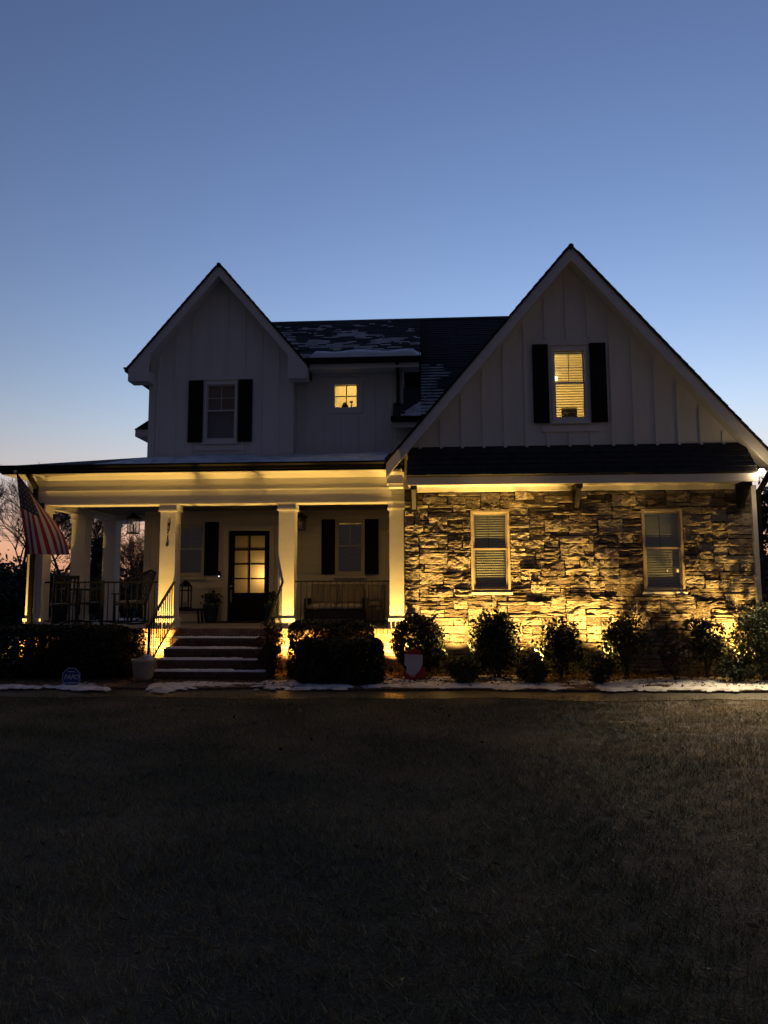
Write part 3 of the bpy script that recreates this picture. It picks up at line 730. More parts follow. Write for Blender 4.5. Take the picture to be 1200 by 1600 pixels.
for k in range(1, 5):
    zt = FLOOR-.168*k; yf = YP-.05-.28*k
    st = part('step', MB().box(STX0, STX1, yf+.02, YP-.1, max(zt-.166, -.05), zt-.012), M['brick_dark'])
    b = MB(); x = STX0
    while x < STX1-.02:
        b.box(x+.003, x+bh+.003, yf, yf+.15, zt-.085, zt+rnd.uniform(-.002, .002))
        b.box(x+.003, x+bh+.003, yf+.155, yf+.292, zt-.05, zt+rnd.uniform(-.002, .002))
        b.box(x+.003, x+bh+.003, yf+.012, yf+.08, zt-.162, zt-.096); x += bh+bj
    obj('step_bricks', b, M['brick_dark'], st, kind='stuff')
    s = MB(); nx = 90; vv = []
    for i in range(nx+1):
        x = STX0+.03+(STX1-STX0-.06)*i/nx; n1 = noise.noise(Vector((x*3, k*5, 0))); n2 = noise.noise(Vector((x*9, k*5, 4)))
        f_ = yf+.015+max(0, .03*n2); bk = yf+.22+.05*n1+.03*n2
        if x > -3.25+.1*n2: bk = f_+max(.012, (.10+.3*n1)*.5)
        hh = .034+.010*n2
        s.v += [(x, f_, zt), (x, f_+.012, zt+hh), (x, bk, zt+hh*.8), (x, bk+.02, zt)]
    for i in range(nx):
        for q in range(3): s.f.append((i*4+q, i*4+q+1, i*4+q+5, i*4+q+4))
    obj('step_snow', s, M['snow_clean'], st, smooth=True, kind='stuff')
b = MB(); x = STX0
while x < STX1-.02: b.box(x+.003, x+bh+.003, YP-.105, YP-.093, FLOOR-.166, FLOOR-.115); x += bh+bj
part('top_riser_bricks', b, M['brick_dark'], kind='stuff')
part('steps_core', MB().box(STX0+.01, STX1-.01, YP-.09, YP+.0, -.05, FLOOR-.112), M['brickmortar'])

# ---- columns and beam
def column(x, y, wd=.30, name='column'):
    h = wd/2
    c = part(name, MB().box(x-h, x+h, y-h, y+h, FLOOR+.19, 3.06), M['trim'])
    obj('plinth', MB().box(x-h-.028, x+h+.028, y-h-.028, y+h+.028, FLOOR+.001, FLOOR+.175).box(x-h-.014, x+h+.014, y-h-.014, y+h+.014, FLOOR+.175, FLOOR+.192), M['trim'], c)
    obj('capital', MB().box(x-h-.022, x+h+.022, y-h-.022, y+h+.022, 3.075, 3.178).box(x-h-.034, x+h+.034, y-h-.034, y+h+.034, 3.050, 3.076), M['trim'], c)
    return c
CX = [-7.49, -4.905, -2.615, -.536]
CY = YP+.15
cols = [column(x, CY) if i < 3 else column(x, CY, .27) for i, x in enumerate(CX)]
YB = [P(125, 900, y_).x for y_ in (15, 16)]
y2 = 15.0+(CX[0]-YB[0])/(YB[1]-YB[0])
YC = [P(173, 900, y_).x for y_ in (16, 17)]; y3 = 16+(CX[0]-YC[0])/(YC[1]-YC[0])
column(CX[0], y2); column(CX[0], y3)
bm_ = part('porch_beam', MB().box(CX[0]-.18, PX1, YP-.01, YP+.31, 3.18, 3.74), M['trim'])
obj('beam_cap', MB().box(CX[0]-.195, PX1-.001, YP-.024, YP-.011, 3.448, 3.735), M['trim'], bm_)
obj('beam_bead', MB().box(CX[0]-.205, PX1-.001, YP-.034, YP-.0245, 3.448, 3.462).box(CX[0]-.20, PX1-.001, YP-.030, YP-.0105, 3.180, 3.195), M['trim'], bm_)
obj('crown', MB().prism([(YP-.025, 3.66), (YP-.025, 3.739), (YP-.085, 3.739)], CX[0]-.2, PX1-.001, 'X'), M['trim'], bm_)
part('porch_beam', MB().box(CX[0]-.16, CX[0]+.16, YP+.312, 17.4, 3.18, 3.74).box(CX[0]+.161, -6.30, y3-.15, y3+.15, 3.18, 3.74), M['trim'])
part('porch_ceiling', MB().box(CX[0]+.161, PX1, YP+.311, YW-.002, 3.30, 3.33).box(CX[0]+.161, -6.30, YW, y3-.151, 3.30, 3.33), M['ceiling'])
# porch roof: hipped at the corner
EX, EY, ZE, ZW = -8.02, 12.86, 3.895, 4.545
pr = part('porch_roof', MB()
    .hexa([(EX, EY, ZE-.09), (-.40, EY, ZE-.09), (-.40, YW-.002, ZW-.09), (-6.30, YW-.002, ZW-.09)], [(EX, EY, ZE), (-.40, EY, ZE), (-.40, YW-.002, ZW), (-6.30, YW-.002, ZW)])
    .hexa([(EX, EY+.001, ZE-.09), (-6.301, YW-.002, ZW-.09), (-6.301, 17.8, ZW-.09), (EX, 17.8, ZE-.09)], [(EX, EY+.001, ZE), (-6.301, YW-.002, ZW), (-6.301, 17.8, ZW), (EX, 17.8, ZE)]), M['shingle'])
obj('soffit', MB().box(EX+.02, -.42, EY+.02, YP-.03, 3.741, 3.765).box(EX+.02, CX[0]-.17, YP-.029, 17.6, 3.741, 3.765), M['trim'], pr)
obj('fascia', MB().box(EX+.01, -.45, EY, EY+.018, 3.742, ZE-.02).box(EX, EX+.018, EY+.02, 17.6, 3.742, ZE-.02), M['gutter'], pr)
gutter_x('gutter', EX-.1, -.74, EY-.002, ZE-.005, pr); gutter_y('gutter', EY, 17.6, EX-.002, ZE-.005, -1, pr)
# snow lying on the porch roof
s = MB(); nx, ny = 120, 16
for j in range(ny+1):
    for i in range(nx+1):
        x = -6.45+(5.7)*i/nx; y = 13.0+2.55*j/ny
        h = .035+.03*noise.noise(Vector((x*1.2, y*2, 8)))+.05*noise.noise(Vector((x*.5, y, 2)))
        e = min((x+6.45)/.9, 1, j/3+.2); s.v.append((x, y, ZE+(y-EY)/(YW-EY)*(ZW-ZE)+h*e-.004))
for j in range(ny):
    for i in range(nx): a = j*(nx+1)+i; s.f.append((a, a+1, a+nx+2, a+nx+1))
obj('roof_snow', s, M['snow'], pr, smooth=True, kind='stuff')
# corner downspout with its offset elbow
d0, d1, d2 = P(47, 745, EY), P(57, 765, YP-.06), P(59, 800, YP-.06)
dsp = MB().bar((d0.x, EY-.05, 3.80), (d0.x, EY-.05, 3.70), .075, .075).bar((d0.x, EY-.05, 3.72), (d1.x, YP-.085, 3.53), .075, .075).bar((d1.x, YP-.085, 3.55), (d1.x, YP-.085, .12), .078, .06, (0, 1, 0))
part('downspout', dsp, M['gutter'])

# ---- porch back wall: lap siding boards
DOOR = (-4.377, -3.452, FLOOR, 2.86)
W1, W2 = (-5.50, -4.965, 1.885, 2.95), (-1.935, -1.385, 1.90, 3.03)
bwall = part('porch_wall', MB().prism(rect(-2.954, PX1, FLOOR-.02, 4.6), YW+.021, YW+.13, holes=[rect(*W2)]), M['siding'])
lwall = part('porch_wall', MB().prism([(-6.29, FLOOR-.02), (DOOR[0]-.0, FLOOR-.02), (DOOR[0], DOOR[3]), (DOOR[1], DOOR[3]), (DOOR[1], FLOOR-.02), (-2.955, FLOOR-.02), (-2.955, 3.299), (-6.29, 3.299)], YW+.021, YW+.13, holes=[rect(*W1)]), M['siding'])
def lap(parent, x0, x1, z0, z1, y, opens, expo=.178):
    z = z0
    while z < z1-.02:
        zt = min(z+expo, z1); segs = [(x0, x1)]
        for (a, b_, c, d) in opens:
            if zt > c+.002 and z < d-.002:
                ns = []
                for (p_, q_) in segs:
                    if b_ <= p_ or a >= q_: ns.append((p_, q_))
                    else:
                        if a-p_ > .02: ns.append((p_, a))
                        if q_-b_ > .02: ns.append((b_, q_))
                segs = ns
        for (p_, q_) in segs:
            t = rnd.uniform(-.001, .001)
            obj('siding_board', MB().prism([(y-.030+t, z), (y+.02, z), (y+.02, zt+.01), (y+.004+t, zt+.01 if zt < z1 else zt), (y+.003+t, zt)], p_+.001, q_-.001, 'X'), M['siding'], parent)
        z += expo
lap(lwall, -6.15, -2.954, FLOOR+.002, 3.298, YW, [(DOOR[0]-.11, DOOR[1]+.11, 0, DOOR[3]+.11), (W1[0]-.06, W1[1]+.06, W1[2]-.07, W1[3]+.06)])
lap(bwall, -2.954, PX1-.002, FLOOR+.002, 3.298, YW, [(W2[0]-.06, W2[1]+.06, W2[2]-.07, W2[3]+.06)])
obj('corner_board', MB().box(-6.30, -6.151, YW-.026, YW+.02, FLOOR+.001, 3.299), M['trim'], lwall)
for W_ in (W1, W2): window(W_[0]-.055, W_[1]+.055, W_[2]-.06, W_[3]+.055, YW-.005, casing=.055, proud=.03, grid_top=1)
for a in ((-4.915, -4.60, 1.86, 3.045, YW-.022), (-5.865, -5.55, 1.86, 3.045, YW-.022), (-2.29, -1.985, 1.87, 3.08, YW-.022), (-1.335, -1.03, 1.87, 3.08, YW-.022)): shutter(*a)
# door
dx0, dx1, dz0, dz1 = DOOR
ph = [(dx0+.135, dx1-.135)]; gx0, gx1 = dx0+.135, dx1-.115; gz0, gz1 = 1.47, dz1-.125
door = part('door', MB().prism(rect(dx0+.012, dx1-.012, dz0+.03, dz1-.012), YW+.01, YW+.055, holes=[rect(gx0, gx1, gz0, gz1)]), M['door'], label='black front door with eight frosted lit panes')
mwd = .013; xm = (gx0+gx1)/2
obj('muntin', MB().box(xm-mwd, xm+mwd, YW+.004, YW+.05, gz0, gz1), M['door'], door)
for k in range(1, 4):
    zz = gz0+(gz1-gz0)*k/4; obj('muntin', MB().box(gx0, gx1, YW+.006, YW+.048, zz-mwd, zz+mwd), M['door'], door)
for k in range(4):
    for (a, b_) in ((gx0, xm), (xm, gx1)):
        za = gz0+(gz1-gz0)*k/4; zb = gz0+(gz1-gz0)*(k+1)/4
        obj('pane', MB().add([(a, YW+.03, za), (b_, YW+.03, za), (b_, YW+.03, zb), (a, YW+.03, zb)], [(0, 1, 2, 3)]), M['frost'], door)
obj('lower_panel', MB().box(dx0+.15, dx1-.15, YW+.002, YW+.0095, dz0+.17, 1.33), M['door'], door)
obj('handle', MB().tube([(dx0+.075, YW-.035, 1.62), (dx0+.075, YW+.0, 1.62), (dx0+.075, YW+.012, 1.62)], [.028, .03, .03], 14).box(dx0+.055, dx0+.095, YW-.006, YW+.009, 1.26, 1.54)
    .tube([(dx0+.075, YW-.006, 1.50), (dx0+.075, YW-.055, 1.47), (dx0+.075, YW-.055, 1.33), (dx0+.075, YW-.006, 1.30)], .011, 8), M['brass'], door)
obj('door_frame', MB().prism([(dx0-.105, dz0), (dx0, dz0), (dx0, dz1), (dx1, dz1), (dx1, dz0), (dx1+.105, dz0), (dx1+.105, dz1+.105), (dx0-.105, dz1+.105)], YW-.035, YW+.06), M['trim'], door)
obj('threshold', MB().box(dx0+.001, dx1-.001, YW-.06, YW+.06, dz0+.001, dz0+.028), M['gutter'], door)
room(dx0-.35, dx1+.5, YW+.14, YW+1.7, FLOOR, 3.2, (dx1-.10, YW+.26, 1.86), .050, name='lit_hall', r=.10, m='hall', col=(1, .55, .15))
bell = part('doorbell', MB().box(-4.60, -4.545, YW-.05, YW-.021, 1.80, 1.95), M['iron'])
obj('bell_button', MB().tube([(-4.573, YW-.0505, 1.835), (-4.573, YW-.056, 1.835)], .015, 14), M['belldot'], bell)

# wall lantern and hanging lantern
def lantern(name, c, s, hang):
    x, y, z = c; b = MB()
    for sx in (-1, 1):
        for sy in (-1, 1): b.bar((x+sx*.075*s, y+sy*.075*s, z-.13*s), (x+sx*.085*s, y+sy*.085*s, z+.12*s), .014, .014)
    b.box(x-.09*s, x+.09*s, y-.09*s, y+.09*s, z-.155*s, z-.13*s)
    b.lathe([(.15*s, .12*s), (.14*s, .135*s), (.06*s, .19*s), (.02*s, .22*s)], 8, (x, y, z))
    o = part(name, b, M['lampmetal'])
    obj('lantern_glass', MB().box(x-.072*s, x+.072*s, y-.072*s, y+.072*s, z-.129*s, z+.118*s), M['glass'], o)
    obj('candle', MB().tube([(x, y, z-.129*s), (x, y, z+.02*s)], .016*s, 8), M['trim'], o)
    if hang: obj('stem', MB().tube([(x, y, z+.21*s), (x, y, hang)], .012, 8).lathe([(.06, -.02), (.06, 0)], 14, (x, y, hang)), M['lampmetal'], o)
    else: obj('wall_arm', MB().box(x-.05, x+.05, y+.13, y+.15, z-.1, z+.12).tube([(x, y+.14, z+.06), (x, y+.05, z+.235*s), (x, y, z+.215*s)], .01, 8), M['lampmetal'], o)
    return o
pl = P(467, 816, YW-.17); lantern('wall_lantern', (pl.x+.055, YW-.172, pl.z-.02), 1.0, None)
pl = P(208.5, 821, 15.9); lantern('hanging_lantern', (pl.x, 15.9, pl.z), 1.25, 3.30)
# house number on the column
for k, ch in enumerate('4716'):
    p = P(264-k*.9, 820+k*10.2, YP-.003)
    me = text_mesh(ch, .120, .006, M['shutter']); o = link(bpy.data.objects.new('number_digit', me), cols[1])
    o.location = (p.x, YP-.010, p.z); o.rotation_euler = (math.radians(90), 0, 0)

# ---- railings
def railing(x0, x1, y, post=None):
    zt, zb = 1.705, .96
    r = part('railing', MB().box(x0, x1, y-.022, y+.022, zt-.02, zt+.012).box(x0, x1, y-.012, y+.012, zb-.012, zb+.012), M['iron'])
    n = int(round((x1-x0)/.112))
    bme = MB().box(-.007, .007, -.007, .007, zb+.012, zt-.02).mesh('baluster', M['iron'])
    for k in range(1, n):
        o = link(bpy.data.objects.new('baluster', bme), r); o.location = (x0+(x1-x0)*k/n, y, 0)
    for px in post or ():
        obj('post', MB().box(px-.022, px+.022, y-.023, y+.023, FLOOR, zt+.03), M['iron'], r)
railing(CX[0]+.151, CX[1]-.151, CY-.03, [P(161, 940, CY).x])
railing(CX[2]+.151, CX[3]-.136, CY-.03)
def stair_rail(x, extra=.0):
    sl = -.168/.28
    ya, yb = YP+.02, YP-.05-.28*4+.03
    za, zb = 1.70, 1.70+.168*0-.6*(ya-yb)
    r = part('stair_rail', MB().bar((x, ya, za), (x, yb-.1, zb-.06), .042, .028).bar((x, ya, za-.76), (x, yb, zb-.74), .024, .024), M['iron'])
    obj('post', MB().box(x-.02, x+.02, yb-.02, yb+.02, .045, zb-.005), M['iron'], r)
    obj('scroll', MB().tube([(x, yb-.1, zb-.06), (x, yb-.15, zb-.10), (x, yb-.155, zb-.16), (x, yb-.11, zb-.17)], .014, 8), M['iron'], r)
    bme = MB().box(-.007, .007, -.007, .007, -.75, -.015).mesh('baluster', M['iron'])
    for k in range(1, 11):
        t = k/11; o = link(bpy.data.objects.new('baluster', bme), r); o.location = (x, ya+(yb-ya)*t, za+(zb-za)*t)
stair_rail(STX0-.06); stair_rail(STX1+.02)

# ---- middle wall, square lit window, main roof
MWX0, MWX1 = -2.954, -.50
HM = (-2.10, -1.525, 5.70, 6.28)
mw = part('middle_wall', MB().prism(rect(MWX0, MWX1, 4.4, 6.75), YM, YM+.12, holes=[rect(*HM)]), M['board'])
x = MWX0+.22
while x < MWX1:
    hid = HM[0]-.18 < x < HM[1]+.18
    if hid: obj('batten', MB().box(x-.026, x+.026, YM-.018, YM-.0005, 4.4, HM[2]-.14), M['board'], mw)
    else: obj('batten', MB().box(x-.026, x+.026, YM-.018, YM-.0005, 4.4, 6.44), M['board'], mw)
    x += .395
obj('frieze_board', MB().box(MWX0, MWX1, YM-.024, YM-.0005, 6.441, 6.60), M['board'], mw)
obj('corner_board', MB().box(MWX1-.01, MWX1+.02, YM-.03, YM+.13, 4.4, 6.60), M['trim'], mw)
obj('cheek_wall', MB().box(MWX1-.1, MWX1-.001, YM+.121, 19.8, 4.4, 6.9), M['board'], mw)
sq = part('window', MB().prism(rect(HM[0]-.11, HM[1]+.11, HM[2]-.12, HM[3]+.14), YM-.026, YM+.06, holes=[rect(HM[0]+.03, HM[1]-.03, HM[2]+.02, HM[3]-.02)]), M['board'])
obj('sash', MB().prism(rect(HM[0]+.0, HM[1]-.0, HM[2], HM[3]), YM+.0605, YM+.09, holes=[rect(HM[0]+.035, HM[1]-.035, HM[2]+.03, HM[3]-.03)]), M['gutter'], sq)
xm, zm = (HM[0]+HM[1])/2+.01, (HM[2]+HM[3])/2+.01
obj('muntin', MB().box(xm-.011, xm+.011, YM+.062, YM+.088, HM[2]+.03, HM[3]-.03).box(HM[0]+.03, HM[1]-.03, YM+.063, YM+.087, zm-.010, zm+.010), M['gutter'], sq)
obj('pane', MB().box(HM[0]+.02, HM[1]-.02, YM+.092, YM+.096, HM[2]+.02, HM[3]-.02), M['glass'], sq)
rm = room(-2.6, -1.0, YM+.13, YM+1.4, 5.3, 6.72, (-1.85, YM+.62, 6.60), .17)
p = P(539, 630, YM+.17)
obj('sill_jar', MB().lathe([(.05, 0), (.075, .04), (.08, .10), (.045, .15), (.05, .17)], 14, (p.x, YM+.17, HM[2]+.001)), M['letter'], rm)
p = P(549, 630, YM+.17)
obj('sill_candlestick', MB().lathe([(.05, 0), (.045, .02), (.014, .04), (.014, .16), (.04, .18), (.04, .20)], 14, (p.x, YM+.17, HM[2]+.001)), M['letter'], rm)
obj('sill_ornament', MB().lathe([(.05, 0), (.06, .03), (.03, .06), (.01, .08)], 12, (P(527, 633, YM+.17).x, YM+.17, HM[2]+.0)), M['letter'], rm)
obj('inner_sill', MB().box(-2.3, -1.3, YM+.131, YM+.28, HM[2]-.03, HM[2]+.0), M['trim'], rm)

RY, RZ = 20.0, 9.33
E0 = (15.52, 6.72)
ms = (RZ-E0[1])/(RY-E0[0])
shingles_left = lambda: shingles('shingle_courses', (-4.4, 16.4, E0[1]+.88*ms), (1, 0, 0), (0, RY-E0[0], RZ-E0[1]), 1.475, L1*(RY-16.4)/(RY-E0[0]), parent=mroof, snow=snow_mid, expo=.16)
mroof = part('main_roof', MB().prism([(E0[0], E0[1]), (RY, RZ), (25.0, 5.2), (25.0, 5.08), (RY, RZ-.12), (E0[0], E0[1]-.10)], -2.93, -.08, 'X')
    .prism([(16.4, E0[1]+.88*ms-.002), (RY, RZ-.002), (25.0, 5.198), (25.0, 5.08), (RY, RZ-.12), (16.4, E0[1]+.7*ms)], -4.6, -2.9305, 'X')
    .prism([(15.50, 5.36), (RY, RZ-.005), (25.0, 5.19), (25.0, 5.07), (RY, RZ-.125), (15.50, 5.25)], -.079, 4.6, 'X')
    .prism([(15.50, 5.36), (16.6, 5.36+1.1*.882), (16.6, 5.2), (15.50, 5.25)], -.70, -.0795, 'X'), M['shingle'])
def snow_mid(u, v, p):
    n = noise.fractal(Vector((p.x*.8, p.y*1.4, 3)), .9, 2, 4)+.6*noise.noise(Vector((p.x*3.5, p.y*6, 1)))
    n += 1.1*noise.noise(Vector((p.x*2.2, p.y*9, 7)))
    return .30-max(0, v-.3)*.75+n*.60-.27-max(0, u-.8)*1.2
L1 = math.hypot(RY-E0[0], RZ-E0[1])
shingles('shingle_courses', (-2.92, E0[0]-.02, E0[1]-.005), (1, 0, 0), (0, RY-E0[0], RZ-E0[1]), 2.84, L1, parent=mroof, snow=snow_mid, expo=.16)
shingles_left()
def snow_right(u, v, p):
    n = noise.fractal(Vector((p.x*1.1, p.y*1.1, 13)), .9, 2, 4)
    return .50-u*3.0-abs(v-.22)*1.1+n*.9 if v < .55 else -1
shingles('shingle_courses', (-.07, 15.48, 5.355), (1, 0, 0), (0, RY-15.5, RZ-5.36), 4.6, math.hypot(RY-15.5, RZ-5.36), parent=mroof, snow=snow_right, expo=.16)
obj('ridge_cap', MB().prism([(RY-.16, RZ-.08), (RY, RZ+.03), (RY+.16, RZ-.10)], -4.5, 4.6, 'X'), M['shingle'], mroof)
# thick snow ledge held at the eave
s = MB(); nx = 70
for i in range(nx+1):
    x = -2.62+2.56*i/nx; e = min(1, i/4, (nx-i)/5); n1 = noise.noise(Vector((x*1.7, 0, 5)))
    h = (.17+.05*n1)*max(e, .04); bk = .34+.12*n1
    y0_ = E0[0]+.02
    s.v += [(x, y0_-.03*e, E0[1]+.012), (x, y0_-.02*e, E0[1]+h*.75), (x, y0_+.10, E0[1]+h+.05), (x, y0_+bk*.7, E0[1]+.02+bk*.7*ms+h*.7), (x, y0_+bk+.1, E0[1]+.012+(bk+.1)*ms)]
for i in range(nx):
    for q in range(4): s.f.append((i*5+q, i*5+q+1, i*5+q+6, i*5+q+5))
obj('roof_snow', s, M['snow_clean'], mroof, smooth=True, kind='stuff')
gutter_x('gutter', -2.62, -.06, E0[0]-.001, E0[1]+.0, mroof)
obj('fascia', MB().box(-2.62, -.10, E0[0]+.005, E0[0]+.03, E0[1]-.22, E0[1]-.105), M['trim'], mroof)
obj('soffit', MB().box(-2.95, -.10, E0[0]+.031, YM-.001, E0[1]-.20, E0[1]-.16), M['siding'], mroof)
dsx = P(622, 620, YM-.06).x
obj('downspout', MB().bar((dsx, E0[0]-.05, E0[1]-.10), (dsx, YM-.07, E0[1]-.32), .075, .07).bar((dsx, YM-.07, E0[1]-.30), (dsx, YM-.07, 5.62), .078, .06, (0, 1, 0)).bar((dsx, YM-.07, 5.64), (dsx+.13, 15.55, 5.44), .07, .06), M['gutter'], mroof)
gutter_x('gutter', -.74, 1.2, 15.50, 5.35, mroof)
obj('fascia', MB().box(-.70, 1.2, 15.505, 15.53, 5.12, 5.235), M['trim'], mroof)
s = MB(); xs = [-.52+.05*i for i in range(16)]
for i, x in enumerate(xs):
    y0_ = 15.52; bk = y0_+.04+.46*min(1, i/9); zz = lambda y: 5.36+(y-15.5)*.882
    s.v += [(x, y0_, zz(y0_)+.004), (x, y0_+.02, zz(y0_)+.05), (x, bk, zz(bk)+.03), (x, bk+.03, zz(bk+.03)-.004)]
for i in range(len(xs)-1):
    for q in range(3): s.f.append((i*4+q, i*4+q+1, i*4+q+5, i*4+q+4))
obj('roof_snow', s, M['snow'], mroof, smooth=True, kind='stuff')
lowwall = part('low_side_wall', MB().box(-.66, 1.0, 15.86, 15.98, 4.2, 5.24), M['siding'])
for k in range(6): obj('siding_board', MB().prism([(15.835, 4.35+k*.15), (15.86, 4.35+k*.15), (15.859, 4.52+k*.15), (15.85, 4.51+k*.15)], -.655, 1.0, 'X'), M['siding'], lowwall)
# side and back walls closing the house; small side eave on the left
part('side_wall', MB().box(-6.288, -6.17, YW+.131, 24.5, 0, 6.5).box(-6.288, 5.5, 24.38, 24.5, 0, 5.3), M['siding'])
part('upper_return_wall', MB().box(-3.07, -2.956, YW+.121, YM+.3, 4.4, 6.5), M['siding'])
a0, a1 = P(209.5, 671, 16.6), P(231, 640, 16.6)
part('side_eave', MB().prism([(a0.x, a0.z), (-6.289, a0.z), (-6.289, a1.z)], 16.6, 20, 'Y'), M['shingle'])
part('side_eave_fascia', MB().box(a0.x+.02, -6.289, 16.62, 20, a0.z-.17, a0.z-.001), M['trim'])

# ================================================================== lamps standing in the bed
def uplight(x, y, tx, ty, tz, power, label, angle=112, blend=.7):
    t = thing('landscape_uplight', label, 'garden light', (x, y, .045), group='uplights in the front beds')
    d = Vector((tx-x, ty-y, tz-.15)).normalized(); c = Vector((0, 0, .10))
    obj('stake', MB().tube([(0, 0, -.05), (0, 0, .07)], .011, 8), M['iron'], t)
    obj('lamp_housing', MB().tube([c-d*.05, c-d*.02, c+d*.06], [.018, .032, .036], 12), M['iron'], t, smooth=True)
    obj('lamp_lens', MB().tube([c+d*.052, c+d*.0585], [.030, .029], 12), M['bulb'], t)
    spot('uplight_beam', c+d*.07, c+d*2, power, angle, blend, WARM, .03, t)
UP = [(-7.80, 12.86, -7.58, 13.25, 1.15, 2.11, 'small black uplight at the foot of the porch corner column'),
      (-5.02, 12.80, -4.95, 13.25, 1.15, 2.44, 'small black uplight beside the brick steps under the numbered column'),
      (-2.40, 12.80, -2.58, 13.25, 1.15, 2.69, 'small black uplight between the stair rail and the clipped hedge'),
      (-.62, 12.78, -.52, 13.25, 1.15, 2.69, 'small black uplight behind the round shrub at the column beside the stone'),
      (.52, 12.50, .50, 13.1, 3.0, 4.87, 'small black uplight between the round shrub and the shrub below the window'),
      (1.88, 12.50, 1.86, 13.1, 3.0, 5.32, 'small black uplight between the two windows, left of the loose open shrub'),
      (3.08, 12.50, 3.2, 13.1, 3.0, 5.32, 'small black uplight behind the tall loose shrub'),
      (5.42, 12.50, 5.2, 13.1, 3.0, 5.32, 'small black uplight near the right end of the stone wall')]
for u in UP: uplight(*u)

# ================================================================== planting
def shrub(name, label, cx, cy, rx, ry, z0, z1, n, m, size=.028, clumps=0, gap=.0, box=0.0, cat='shrub', group=None, seed=0, stems=5, flat=0):
    t = thing(name, label, cat, (cx, cy, .04), group=group)
    rs = np.random.RandomState(seed+50); h = (z1-z0)/2; zc = (z0+z1)/2-.04
    if clumps:
        d = rs.normal(size=(clumps, 3)); d /= np.linalg.norm(d, axis=1)[:, None]; r = rs.rand(clumps)**.45
        cc = d*r[:, None]*[rx*.9, ry*.9, h*.9]
        k = rs.randint(0, clumps, n); sg = rs.uniform(.10, .24, clumps)[k]*min(rx, h)
        C = cc[k]+rs.normal(size=(n, 3))*sg[:, None]
    else:
        d = rs.normal(size=(n, 3)); d /= np.linalg.norm(d, axis=1)[:, None]
        lump = np.array([noise.noise(Vector(v*2.6)+Vector((seed*3.1, 0, 0))) for v in d])*.13+np.array([noise.noise(Vector(v*6)+Vector((0, seed*3.1, 0))) for v in d])*.07
        r = 1-(rs.rand(n)**1.6)*.38+lump; C = d*r[:, None]*[rx, ry, h]
        if box:                                  # clipped hedge: leaves on a softened block, thinner inside
            q = rs.uniform(-1, 1, (n, 3)); ax_ = rs.choice(3, n, p=np.array([ry*h, rx*h, rx*ry*1.3])/(ry*h+rx*h+rx*ry*1.3)); sg_ = rs.choice([-1, 1], n)
            inn = rs.rand(n) < .72; q[np.arange(n)[inn], ax_[inn]] = (sg_*(1-(rs.rand(n)**2)*.35))[inn]
            ln = (np.abs(q)**7).sum(1)**(1/7); q = q/np.maximum(ln, 1)[:, None]; C = q*[rx, ry, h]
            lum = np.array([noise.noise(Vector(v*3.2)+Vector((seed*5., 0, 0))) for v in C])*.055+np.array([noise.noise(Vector(v*9)+Vector((0, seed*5., 0))) for v in C])*.035
            C = C+q*lum[:, None]
        else:                                    # stray shoots breaking the outline
            k_ = int(n*.14); sh = rs.randint(0, n, 26); pick = rs.randint(0, 26, k_)
            C[:k_] = C[sh][pick]*(1+rs.rand(k_)[:, None]*.22)+rs.normal(size=(k_, 3))*.018
    C[:, 2] += zc; C = C[C[:, 2] > .03]
    obj('foliage', leaves(C, size, m), None, t)
    b = MB()
    for s_ in range(stems):
        tip = C[rs.randint(len(C))]*[.75, .75, 1]; mid = tip*[.35, .35, .55]+rs.normal(size=3)*.03
        b.tube([(rs.normal()*.03, rs.normal()*.03, -.02), mid, tip], [.016, .011, .004], 5)
    if clumps:
        for c in cc[::2]: b.tube([(0, 0, max(.05, zc-h*.8)), (c[0]*.5, c[1]*.5, zc+c[2]*.35), (c[0], c[1], zc+c[2])], [.009, .006, .002], 4)
    obj('stem', b, M['bark'], t)
    return t
def px_w(px, y): return px*y/F_PX
def SH(label, x0, x1, ytop, ybot, Y, n, m, **k):
    """place a shrub from its outline in the photograph, standing at depth Y"""
    a = P(x0, (ytop+ybot)/2, Y); b = P(x1, (ytop+ybot)/2, Y); zt = P((x0+x1)/2, ytop, Y).z; zb = max(.05, P((x0+x1)/2, ybot, Y).z)
    rx = (b.x-a.x)/2; ry = k.pop('ry', min(rx, .42))
    return shrub(k.pop('name', 'shrub'), label, (a.x+b.x)/2, Y, rx, ry, zb, zt, n, m, **k)
SH('long dark clipped hedge in front of the left porch railing', -75, 216, 979, 1075, 12.40, 46000, M['leaf_box'], name='hedge', cat='hedge', box=.74, ry=.46, size=.026, seed=1, stems=12)
SH('low clipped hedge against the brick between steps and stone wall', 452, 584, 972, 1070, 12.55, 12000, M['leaf_box'], name='hedge', cat='hedge', box=.55, ry=.30, size=.026, seed=2, stems=8)
SH('broad clipped hedge standing in front of the lower hedge by the steps', 466, 600, 998, 1082, 11.75, 15000, M['leaf_box'], name='hedge', cat='hedge', box=.5, ry=.36, size=.026, seed=3, stems=8)
SH('dense ball shaped shrub beside the column behind the holiday ornament', 613, 694, 960, 1050, 12.55, 6500, M['leaf'], seed=4, ry=.36, size=.03)
SH('full dark shrub under the left stone wall window', 735, 816, 950, 1052, 12.45, 6500, M['leaf'], clumps=70, seed=5, ry=.36, size=.032)
SH('loose shrub with light showing through, right of the left window', 838, 918, 965, 1050, 12.40, 2600, M['leaf'], clumps=48, seed=6, ry=.34, size=.034)
SH('tall open shrub with bare gaps left of the right stone window', 936, 1020, 955, 1050, 12.35, 2700, M['leaf'], clumps=50, seed=7, ry=.34, size=.034)
SH('leaning leafy shrub below the right stone window', 1066, 1136, 960, 1050, 12.45, 2900, M['leaf'], clumps=46, seed=8, ry=.34, size=.032)
